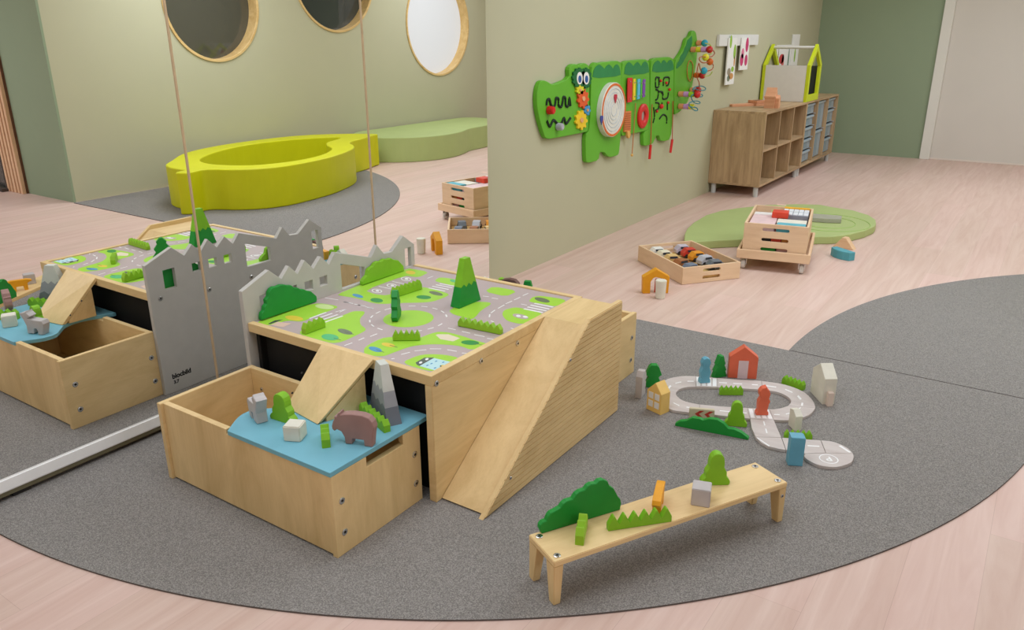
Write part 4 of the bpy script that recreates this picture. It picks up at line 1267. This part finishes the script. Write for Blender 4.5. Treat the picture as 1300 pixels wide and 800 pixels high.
# little wooden house block and flat puzzle
c = gz(*crop(6.669, 900, 30, [(510, 718)])[0], .81)
PEACH = wood('peach_wood', (226, 168, 130), (204, 140, 100), 'x', .5, 20)
wh2 = thing('toy_house', 'peach wooden toy house with chimney step on the oak shelf top', 'toy house', (.345, 8.13, .81), .12)
turn = Matrix.Rotation(PI / 2, 4, 'Z')
def gable(prof_, t_, x_):
    bm_ = upright(prof_, t_, .002); bmesh.ops.transform(bm_, matrix=Matrix.Translation((x_, 0, 0)) @ turn, verts=bm_.verts[:]); return bm_
put('house_body', gable([(-.07, 0), (.07, 0), (.07, .115), (0, .195), (-.07, .115)], .10, -.012), PEACH, wh2, local=True)
put('eaves', gable([(-.082, .100), (.082, .100), (.082, .116), (-.082, .116)], .112, -.012), PEACH, wh2, local=True)
put('annexe', gable([(-.05, 0), (.05, 0), (.05, .095), (0, .125), (-.05, .095)], .034, .056), PEACH, wh2, local=True)
fp = thing('wooden_paddle', 'flat peach wooden paddle with dark slot lying on the oak shelf top', 'toy', (.06, 8.25, .81), 1.0)
put('plate', slab([(-.22, -.04), (.05, -.05), (.05, -.08), (.22, -.08), (.22, .08), (.05, .08), (.05, .05), (-.22, .03)], (), .022, .002), PEACH, fp, local=True)
put('raised_block', nbox(.06, .21, -.07, .07, .0225, .05, .003), PEACH, fp, local=True)
put('slot', nbox(.09, .18, -.03, .03, .0502, .0515, .0), paint('slot_dark', (74, 44, 32), .7), fp, local=True, label='dark slot')

# hanging art banners on the wall --------------------------------------------------
RW = paint('white_rail', (228, 226, 222), .35, .02)
wr = put('wall_rail', nbox(-.0595, -.03, 7.54, 8.70, 1.395, 1.50, .004), RW)
tag(wr, 'white wall rail carrying two hanging art banners above the oak shelf', 'rail')
PAP = paint('paper_white', (236, 234, 228), .7, .02)


def banner(label, y0, y1, z0, z1, x, blobs):
    b = thing('art_banner', label, 'banner', (x, (y0 + y1) / 2, z0))
    put('banner_board', nbox(x, x + .012, y0, y1, z0, z1, .001), PAP, b)
    for (fy, fz, ry, rz_, col) in blobs:
        pts = ell(y0 + (y1 - y0) * fy, z0 + (z1 - z0) * fz, ry, rz_, 16, .0)
        put('painted_shape', slab(pts, (), .0008, 0, Matrix(((0, 0, 1, x + .0122), (1, 0, 0, 0), (0, 1, 0, 0), (0, 0, 0, 1)))), paint('ink%d_%d' % (col[0], col[1]), col, .6), b)


PK, GN, OR_ = (196, 60, 110), (150, 190, 70), (206, 150, 90)
banner('white hanging banner with green leaf and small ring drawings, nearer the crocodile', 7.76, 8.0, 1.035, 1.47, -.0285, [(.25, .92, .03, .06, GN), (.8, .7, .035, .07, GN), (.85, .5, .02, .05, OR_), (.3, .28, .05, .035, (150, 140, 120)), (.6, .18, .06, .03, OR_), (.3, .14, .04, .03, (120, 130, 110)), (.7, .33, .04, .025, GN)])
banner('white hanging banner with pink petal shapes', 8.13, 8.38, 1.16, 1.47, -.0285, [(.7, .78, .045, .07, PK), (.2, .32, .05, .06, PK), (.72, .30, .045, .055, PK), (.25, .52, .04, .05, (216, 120, 150))])
# pictures hung further along the wall, behind the divider
banner('white picture with a red flower drawing behind the house divider', 9.46, 10.02, 1.02, 1.385, -.058, [(.35, .58, .10, .055, (200, 70, 70)), (.45, .48, .05, .09, (214, 110, 100)), (.85, .5, .025, .15, (110, 140, 120)), (.1, .5, .012, .17, (120, 110, 96))])
banner('tall white picture strip with a green stem behind the house divider', 10.04, 10.34, 1.0, 1.50, -.058, [(.5, .52, .03, .08, GN)])

# ====================================================== GREEN FLOOR MAT (teardrop)
GMZ = .062
F1 = lambda p: crop(10.67, 855, 245, p)
F2 = lambda p: crop(8.891, 1020, 245, p)
K = lambda p: crop(3.824, 790, 230, p)
gm_px = F1([(145, 655), (150, 560), (185, 480), (270, 400), (440, 300), (640, 240), (860, 205)]) + K([(700, 115), (850, 111), (960, 114)]) + F2([(330, 160), (560, 195), (740, 250), (815, 300), (822, 345), (800, 375), (700, 420), (520, 465), (330, 490), (180, 490)]) + K([(760, 278)]) + F1([(920, 625), (600, 640), (280, 660)])
gp = [gz(u, v, GMZ) for u, v in gm_px]
gpts = [(p.x, p.y) for p in gp]
GRN = paint('sage_vinyl', (174, 188, 122), .55, .03, 5)
gmat = thing('floor_cushion', 'flat leaf-shaped light green floor cushion behind the wheeled trolley', 'floor cushion', (sum(p[0] for p in gpts) / len(gpts), sum(p[1] for p in gpts) / len(gpts), 0))
put('cushion', slab(gpts, (), GMZ, .008, None, 2), GRN, gmat)
cc = gz(*F2([(255, 330)])[0], GMZ)
for k, rr in enumerate((.22, .33)):
    pts = [(cc.x + rr * math.cos(t_), cc.y + rr * math.sin(t_), GMZ + .0003) for t_ in [2 * PI * i / 60 for i in range(60)]]
    put('stitched_ring', tube(pts, .004, 5, True), paint('stitch_green', (164, 190, 108), .6), gmat)
sl = K([(948, 192), (1030, 188), (1030, 215), (1000, 222), (948, 216)])
solo('grey_slab', 'grey curved foam block lying on the light green floor cushion', 'foam block', slab([(-.20, -.075), (-.06, -.10), (.08, -.10), (.20, -.075), (.20, .07), (-.20, .07)], (), .035, .004), paint('grey_foam', (166, 164, 146), .7), (cc.x - .10, cc.y + .05, GMZ + .0005), .2)

# ================================================================ TOY CRATES
BEE = beech('x')


def slotted(x0, x1, y0, y1, z0, z1, wall, slots, root, ang_axis='front', mats=None):
    """open tray, front wall (at y0) pierced by rounded grip slots; local coords"""
    L = (x1 - x0)
    hs_ = []
    for zc, w_ in slots:
        r_ = .011; xm = (x0 + x1) / 2
        hs_.append([(xm - w_ / 2 + r_ * math.cos(a_), zc + r_ * math.sin(a_)) for a_ in [PI / 2 + PI * i / 8 for i in range(9)]] + [(xm + w_ / 2 + r_ * math.cos(a_), zc + r_ * math.sin(a_)) for a_ in [-PI / 2 + PI * i / 8 for i in range(9)]])
    o = [(x0, z0), (x1, z0), (x1, z1), (x0, z1)]
    put('front_wall', slab(o, hs_, wall, .001, Matrix(((1, 0, 0, 0), (0, 0, -1, y0 + wall), (0, 1, 0, 0), (0, 0, 0, 1)))), BEE, root, local=True)
    put('rear_wall', slab(o, hs_, wall, .001, Matrix(((1, 0, 0, 0), (0, 0, -1, y1), (0, 1, 0, 0), (0, 0, 0, 1)))), BEE, root, local=True)
    put('side_wall', nbox(x0, x0 + wall, y0 + wall, y1 - wall, z0, z1, .001), beech('y'), root, local=True)
    put('side_wall', nbox(x1 - wall, x1, y0 + wall, y1 - wall, z0, z1, .001), beech('y'), root, local=True)
    put('floor_panel', nbox(x0 + wall, x1 - wall, y0 + wall, y1 - wall, z0, z0 + .01, 0), BEE, root, local=True)


# low crate on the floor: front is the short side towards the right
pA = gz(865.8, 362, 0); pB = gz(938.5, 353.7, 0); pL = gz(812, 331, 0)
fx = (pB - pA); fang = math.atan2(fx.y, fx.x); fw = fx.length
nv = Vector((-math.sin(fang), math.cos(fang), 0))
fd = abs((pL - pA).dot(nv)); 
CRH = .112
cr1 = thing('toy_crate', 'shallow beech crate full of toy vehicles standing on the floor', 'crate', pA, fang)
FD = max(.55, fd)
slotted(0, fw, 0, FD, .002, CRH, .014, [(.035, .11), (.082, .11)], cr1)
mC = Matrix.Translation(pA) @ Matrix.Rotation(fang, 4, 'Z')
# jumble of vehicles inside
vc = [('white', (236, 233, 226)), ('red', (204, 62, 48)), ('orange', (230, 150, 40)), ('silver grey', (188, 188, 196)), ('dark grey', (108, 114, 122)), ('pale lilac', (196, 186, 200)), ('beige', (220, 184, 122)), ('brown', (160, 100, 60)), ('slate blue', (112, 122, 140)), ('cream', (232, 222, 196))]
VEH = []


def vehicle(loc, rot, col, label, L=.15, tilt=0):
    v = thing('toy_vehicle', label, 'toy vehicle', loc, rot, 'toy vehicles piled in the low crate')
    v.rotation_euler = (tilt, 0, rot)
    w_, h_ = .062, .05
    m = paint('veh_%d_%d' % (col[0], col[1]), col, .45)
    put('body', upright([(-L / 2, .012), (L / 2, .012), (L / 2, .034), (L * .30, .038), (L * .18, .062), (-L * .30, .062), (-L * .46, .04), (-L / 2, .036)], w_, .004), m, v, local=True)
    put('side_window', upright([(-L * .26, .042), (L * .2, .042), (L * .13, .057), (-L * .26, .057)], w_ + .001, 0), paint('veh_window', (60, 66, 74), .3), v, local=True)
    for sx in (-.3, .3):
        put('wheel', ncyl((sx * L, -w_ / 2 - .004, .014), (sx * L, w_ / 2 + .004, .014), .014, 12), paint('veh_wheel', (44, 42, 42), .6), v, local=True)
    return v


# (fraction along the front, fraction towards the back)
spots = [(.25, .90, 0), (.75, .90, 5), (.25, .73, 9), (.75, .73, 1), (.25, .53, 6), (.75, .55, 2), (.25, .32, 7), (.75, .36, 3), (.25, .10, 8), (.75, .14, 4)]
names = ['at the back left', 'at the back right', 'second from back on the left', 'second from back on the right', 'mid left', 'mid right', 'near the front left', 'near the front right', 'in the front left corner', 'in the front right corner']
for (fx_, fy_, ci), nm_ in zip(spots, names):
    p = mC @ Vector((.014 + (fw - .028) * fx_, .03 + (FD - .06) * fy_, .0465))
    vehicle(p, random.uniform(-.22, .22) + fang, vc[ci][1], '%s toy vehicle %s of the low crate' % (vc[ci][0], nm_), min(.125, (fw - .05) / 2 - .012), 0)
lay = mC @ Vector((fw / 2, FD / 2, .0125))
b_ = solo('wooden_tray_insert', 'beige wooden insert board under the toy vehicles in the low crate', 'board', nbox(-fw / 2 + .02, fw / 2 - .02, -FD / 2 + .02, FD / 2 - .02, 0, .032, .002), wood('insert_wood', (226, 188, 124), (196, 152, 92), 'y'), lay, fang)

# wheeled trolley with a deep box --------------------------------------------------
zT0, zT1, zB = .080, .140, .318
tA = gz(*K([(553, 371)])[0], zT0); tB = gz(*K([(908, 405)])[0], zT0)
tx = tB - tA; tang = math.atan2(tx.y, tx.x); tw = tx.length
tC = gz(*K([(955, 290)])[0], zT0); td = abs((tC - tB).dot(Vector((-math.sin(tang), math.cos(tang), 0))))
td = min(max(td, .50), .72)
tro = thing('toy_trolley', 'low beech trolley tray on four castors in front of green cushion', 'trolley', (tA.x, tA.y, 0), tang)
for nm_, bm in (('front_rail', nbox(0, tw, 0, .016, zT0, zT1, .002)), ('rear_rail', nbox(0, tw, td - .016, td, zT0, zT1, .002)), ('side_rail', nbox(0, .016, .016, td - .016, zT0, zT1, .002)), ('side_rail', nbox(tw - .016, tw, .016, td - .016, zT0, zT1, .002)), ('tray_base', nbox(.016, tw - .016, .016, td - .016, zT0, zT0 + .012, 0))):
    put(nm_, bm, BEE if 'side' not in nm_ else beech('y'), tro, local=True)
for x in (.045, tw - .045):
    for y in (.05, td - .05):
        ca = put('castor', join(nbox(x - .022, x - .017, y - .016, y + .016, .03, zT0, .001), nbox(x + .017, x + .022, y - .016, y + .016, .03, zT0, .001), nbox(x - .022, x + .022, y - .02, y + .02, zT0 - .008, zT0, .001)), chrome(), tro, local=True)
        put('castor_wheel', ncyl((x - .014, y, .03), (x + .014, y, .03), .03, 20, None, .004), paint('castor_white', (222, 220, 214), .4), ca, local=True)
mT = Matrix.Translation((tA.x, tA.y, 0)) @ Matrix.Rotation(tang, 4, 'Z')
bx0, bx1, by0, by1 = .030, tw - .030, .030, td - .030
bo = thing('toy_box', 'deep beech box with three grip slots on the wheeled trolley', 'box', mT @ Vector((0, 0, zT0 + .0125)), tang)
zb0 = 0.0; zb1 = zB - zT0 - .0125
slotted(bx0, bx1, by0, by1, zb0, zb1, .014, [(.055, .15), (.12, .15), (.188, .15)], bo)
zi = zT0 + .0125 + zb1


def inbox(name, label, cat, x0, x1, y0, y1, z0, z1, rgb, group=None):
    """flat content of the box; fractions of the inside, heights below the rim"""
    ix0, ix1, iy0, iy1 = bx0 + .016, bx1 - .016, by0 + .016, by1 - .016
    a, b = ix0 + (ix1 - ix0) * x0, ix0 + (ix1 - ix0) * x1
    c_, d = iy0 + (iy1 - iy0) * y0, iy0 + (iy1 - iy0) * y1
    bm = nbox(-(b - a) / 2, (b - a) / 2, -(d - c_) / 2, (d - c_) / 2, 0, z1 - z0, .002)
    return solo(name, label, cat, bm, paint('box_%d_%d_%d' % rgb, rgb, .5), mT @ Vector(((a + b) / 2, (c_ + d) / 2, zi - z1 * 0 + z0)), tang, group)


inbox('stacking_board', 'green board low in the deep box, glimpsed through the bottom slot', 'board', .03, .52, .01, .5, -.222, -.150, (40, 150, 56))
inbox('stacking_board', 'dusty pink board low in the deep box, glimpsed through the bottom slot', 'board', .54, .97, .01, .5, -.222, -.150, (196, 150, 140))
inbox('stacking_board', 'black board in the deep box, left in the middle slot', 'board', .03, .42, .01, .5, -.149, -.075, (40, 38, 36))
inbox('stacking_board', 'red board in the deep box, centre of the middle slot', 'board', .43, .60, .01, .5, -.149, -.075, (190, 60, 40))
inbox('stacking_board', 'orange brown board in the deep box, right in the middle slot', 'board', .61, .97, .01, .5, -.149, -.075, (186, 120, 50))
inbox('stacking_board', 'pinkish board at the left of the deep box', 'board', .02, .46, .04, .55, -.074, -.010, (226, 196, 196))
inbox('stacking_board', 'white board behind the pinkish board in the deep box', 'board', .02, .42, .56, .70, -.074, -.010, (232, 226, 222))
inbox('stacking_board', 'light blue strip along the front of the deep box', 'board', .50, .98, .02, .14, -.074, -.002, (96, 176, 190))
inbox('stacking_board', 'cream board behind the light blue strip in the deep box', 'board', .48, .98, .15, .36, -.074, -.006, (228, 222, 206))
inbox('stacking_board', 'orange strip along the rear of the deep box', 'board', .52, .98, .92, .99, -.074, .006, (240, 176, 40))
inbox('stacking_board', 'beige wooden strip in the rear left of the deep box', 'board', .36, .50, .72, .96, -.074, -.02, (222, 176, 124))
rd = inbox('toy_cutter', 'red toy block with pale top label lying in the deep box', 'toy block', .36, .64, .40, .58, -.009, .030, (222, 74, 52))
put('top_label', nbox(-.03, .03, -.012, .012, .0825, .0835, 0), paint('pale_label', (240, 200, 180), .5), rd, local=True)
# grid tray with white tiles
ix0, ix1, iy0, iy1 = bx0 + .016, bx1 - .016, by0 + .016, by1 - .016
gt = thing('tile_tray', 'grey tray with two rows of white square tiles in the deep box', 'tray', mT @ Vector((ix0 + (ix1 - ix0) * .75, iy0 + (iy1 - iy0) * .74, zi - .074)), tang)
gw, gd = (ix1 - ix0) * .46, (iy1 - iy0) * .34
put('tray_base', nbox(-gw / 2, gw / 2, -gd / 2, gd / 2, 0, .070, .002), paint('tray_grey', (150, 156, 166), .5), gt, local=True)
for i in range(5):
    for j in range(2):
        x = -gw / 2 + gw * (i + .5) / 5; y = -gd / 2 + gd * (j + .5) / 2
        put('tile', nbox(x - gw * .088, x + gw * .088, y - gd * .215, y + gd * .215, .0702, .076, .001), paint('tile_white', (230, 232, 236), .4), gt, local=True)

# loose blocks on the floor
ca_, cb_ = gz(*crop(8.667, 800, 300, [(140, 632)])[0], 0), gz(*crop(8.667, 800, 300, [(418, 628)])[0], 0)
L = (cb_ - ca_).length; m_ = (ca_ + cb_) / 2; an = math.atan2((cb_ - ca_).y, (cb_ - ca_).x)
AMB = paint('amber_toy', (232, 160, 32), .5)
solo('toy_arch', 'amber house-shaped toy arch on the floor beside the low crate', 'toy block', upright([(-L / 2, 0), (-L / 2 + .045, 0), (-L / 2 + .045, .075), (-L / 2 + .060, .098), (0 - .004, .104), (L / 2 - .052, .098), (L / 2 - .038, .075), (L / 2 - .038, 0), (L / 2, 0), (L / 2 + .004, .105), (0, .155), (-L / 2 - .004, .105)], .05, .003), AMB, m_ + Vector((-math.sin(an), math.cos(an), 0)) * .025, an)
p = gz(*crop(8.667, 800, 300, [(330, 693)])[0], 0)
solo('toy_cylinder', 'cream white toy cylinder standing in front of the amber arch', 'toy block', ncyl((0, 0, 0), (0, 0, .113), .029, 28, .034, .003), CRM, p + Vector((-.01, .022, 0)))
p = gz(*crop(8.667, 800, 300, [(330, 560)])[0], 0)
solo('toy_peg', 'small red toy peg standing inside the amber arch', 'toy block', ncyl((0, 0, 0), (0, 0, .085), .012, 16, .010, .002), paint('peg_red', (196, 66, 44), .5), m_ + Vector((-math.sin(an), math.cos(an), 0)) * .03 + Vector((.008, .003, 0)))
ta, tb = gz(*F2([(325, 610)])[0], 0), gz(*F2([(560, 650)])[0], 0)
L = (tb - ta).length; an = math.atan2((tb - ta).y, (tb - ta).x)
solo('toy_wedge', 'peach wooden toy triangle behind the teal block on the floor', 'toy block', upright([(-L / 2, 0), (L / 2, 0), (L * .08, .080), (-L * .10, .080)], .06, .003), wood('peach_light', (232, 196, 156), (212, 166, 122), 'x', .5, 20), (ta + tb) / 2 + Vector((-math.sin(an), math.cos(an), 0)) * .035, an)
ta, tb = gz(*F2([(300, 705)])[0], 0), gz(*F2([(505, 775)])[0], 0)
L = (tb - ta).length; an = math.atan2((tb - ta).y, (tb - ta).x)
solo('toy_arc', 'teal curved toy block on the floor before the peach triangle', 'toy block', slab([tuple(v) for v in [(-L / 2, 0), (-L * .25, -.02), (0, -.027), (L * .25, -.02), (L / 2, 0), (L / 2, .05), (-L / 2, .05)]], (), .06, .003), paint('teal_block', (84, 160, 172), .5), (ta + tb) / 2 + Vector((0, .012, 0)), an)

# ====================================================== SOFT SEATS (seen in the mirror)
YS_ = paint('yellow_vinyl', (208, 207, 12), .45, .03, 4)
ro = [(4.25, 4.45), (4.62, 4.86), (4.82, 5.40), (4.86, 6.00), (4.78, 6.50), (4.52, 6.87), (4.125, 7.13), (4.05, 7.02), (3.93, 6.72), (3.86, 6.48), (3.73, 6.32), (3.60, 6.24), (3.47, 6.12), (3.35, 5.95), (3.23, 5.70), (3.13, 5.40), (3.07, 4.96), (3.10, 4.72), (3.20, 4.54), (3.34, 4.42), (3.46, 4.36), (3.53, 4.285), (3.51, 4.19), (3.50, 4.11), (3.575, 4.05), (3.625, 4.10), (3.655, 4.19), (3.74, 4.19), (3.90, 4.205), (4.08, 4.28)]
ri = [(4.00, 4.60), (4.20, 4.76), (4.40, 5.04), (4.57, 5.42), (4.62, 5.80), (4.54, 6.25), (4.34, 6.62), (4.18, 6.60), (4.02, 6.25), (3.83, 6.07), (3.60, 5.92), (3.41, 5.67), (3.29, 5.40), (3.25, 5.10), (3.31, 4.80), (3.45, 4.64), (3.72, 4.54)]
ring = slab(cr(ro, 5), [[tuple(v) for v in cr(ri, 5)]], .372, .012, Matrix.Translation((0, 0, MATZ)), 2)
tag(put('ring_seat', ring, YS_), 'bright yellow foam ring seat with fish-tail end, seen in the mirror', 'seat')
ps = [(4.32, 7.27), (4.05, 7.40), (3.85, 7.62), (3.74, 7.90), (3.73, 8.20), (3.80, 8.48), (3.90, 8.75), (3.93, 9.10), (4.0, 9.50), (4.2, 9.85), (4.55, 10.0), (4.88, 9.9), (4.93, 9.4), (4.93, 8.2), (4.90, 7.6), (4.62, 7.28)]
pod = slab(cr(ps, 5), (), .308, .012, None, 2)
tag(put('pod_seat', pod, GRN), 'light green rounded foam seat by the far wall, seen in the mirror', 'seat')

# ================================================================== LIGHTING
def area(name, loc, sx, sy, power, rot=(0, 0, 0), col=(.88, .96, 1.07)):
    l = bpy.data.lights.new(name, 'AREA'); l.shape = 'RECTANGLE'; l.size = sx; l.size_y = sy; l.energy = power; l.color = col
    o = bpy.data.objects.new(name, l); o.location = loc; o.rotation_euler = rot
    COL.objects.link(o)
    return o


for (x, y, pw) in ((1.1, 1.3, 31), (1.0, -1.1, 17), (1.6, 4.6, 39), (1.6, 8.6, 38), (4.2, 1.2, 7), (3.8, 5.2, 50), (3.8, 9.0, 38), (6.6, 1.4, 66)):
    area('overhead_fill', (x, y, HC - .02), 1.5, 1.5, pw)  # unseen overhead lamps, placed for soft light; front one added to brighten the box
w = bpy.data.worlds.new('world'); S.world = w; w.use_nodes = True
w.node_tree.nodes['Background'].inputs[0].default_value = (.9, .95, 1, 1)
w.node_tree.nodes['Background'].inputs[1].default_value = .6

S.view_settings.view_transform = 'Standard'
S.view_settings.look = 'None'
S.view_settings.exposure = 0.0
S.view_settings.gamma = 1.0
S.view_settings.use_curve_mapping = False
S.cycles.max_bounces = 8
S.cycles.diffuse_bounces = 5
S.cycles.glossy_bounces = 5
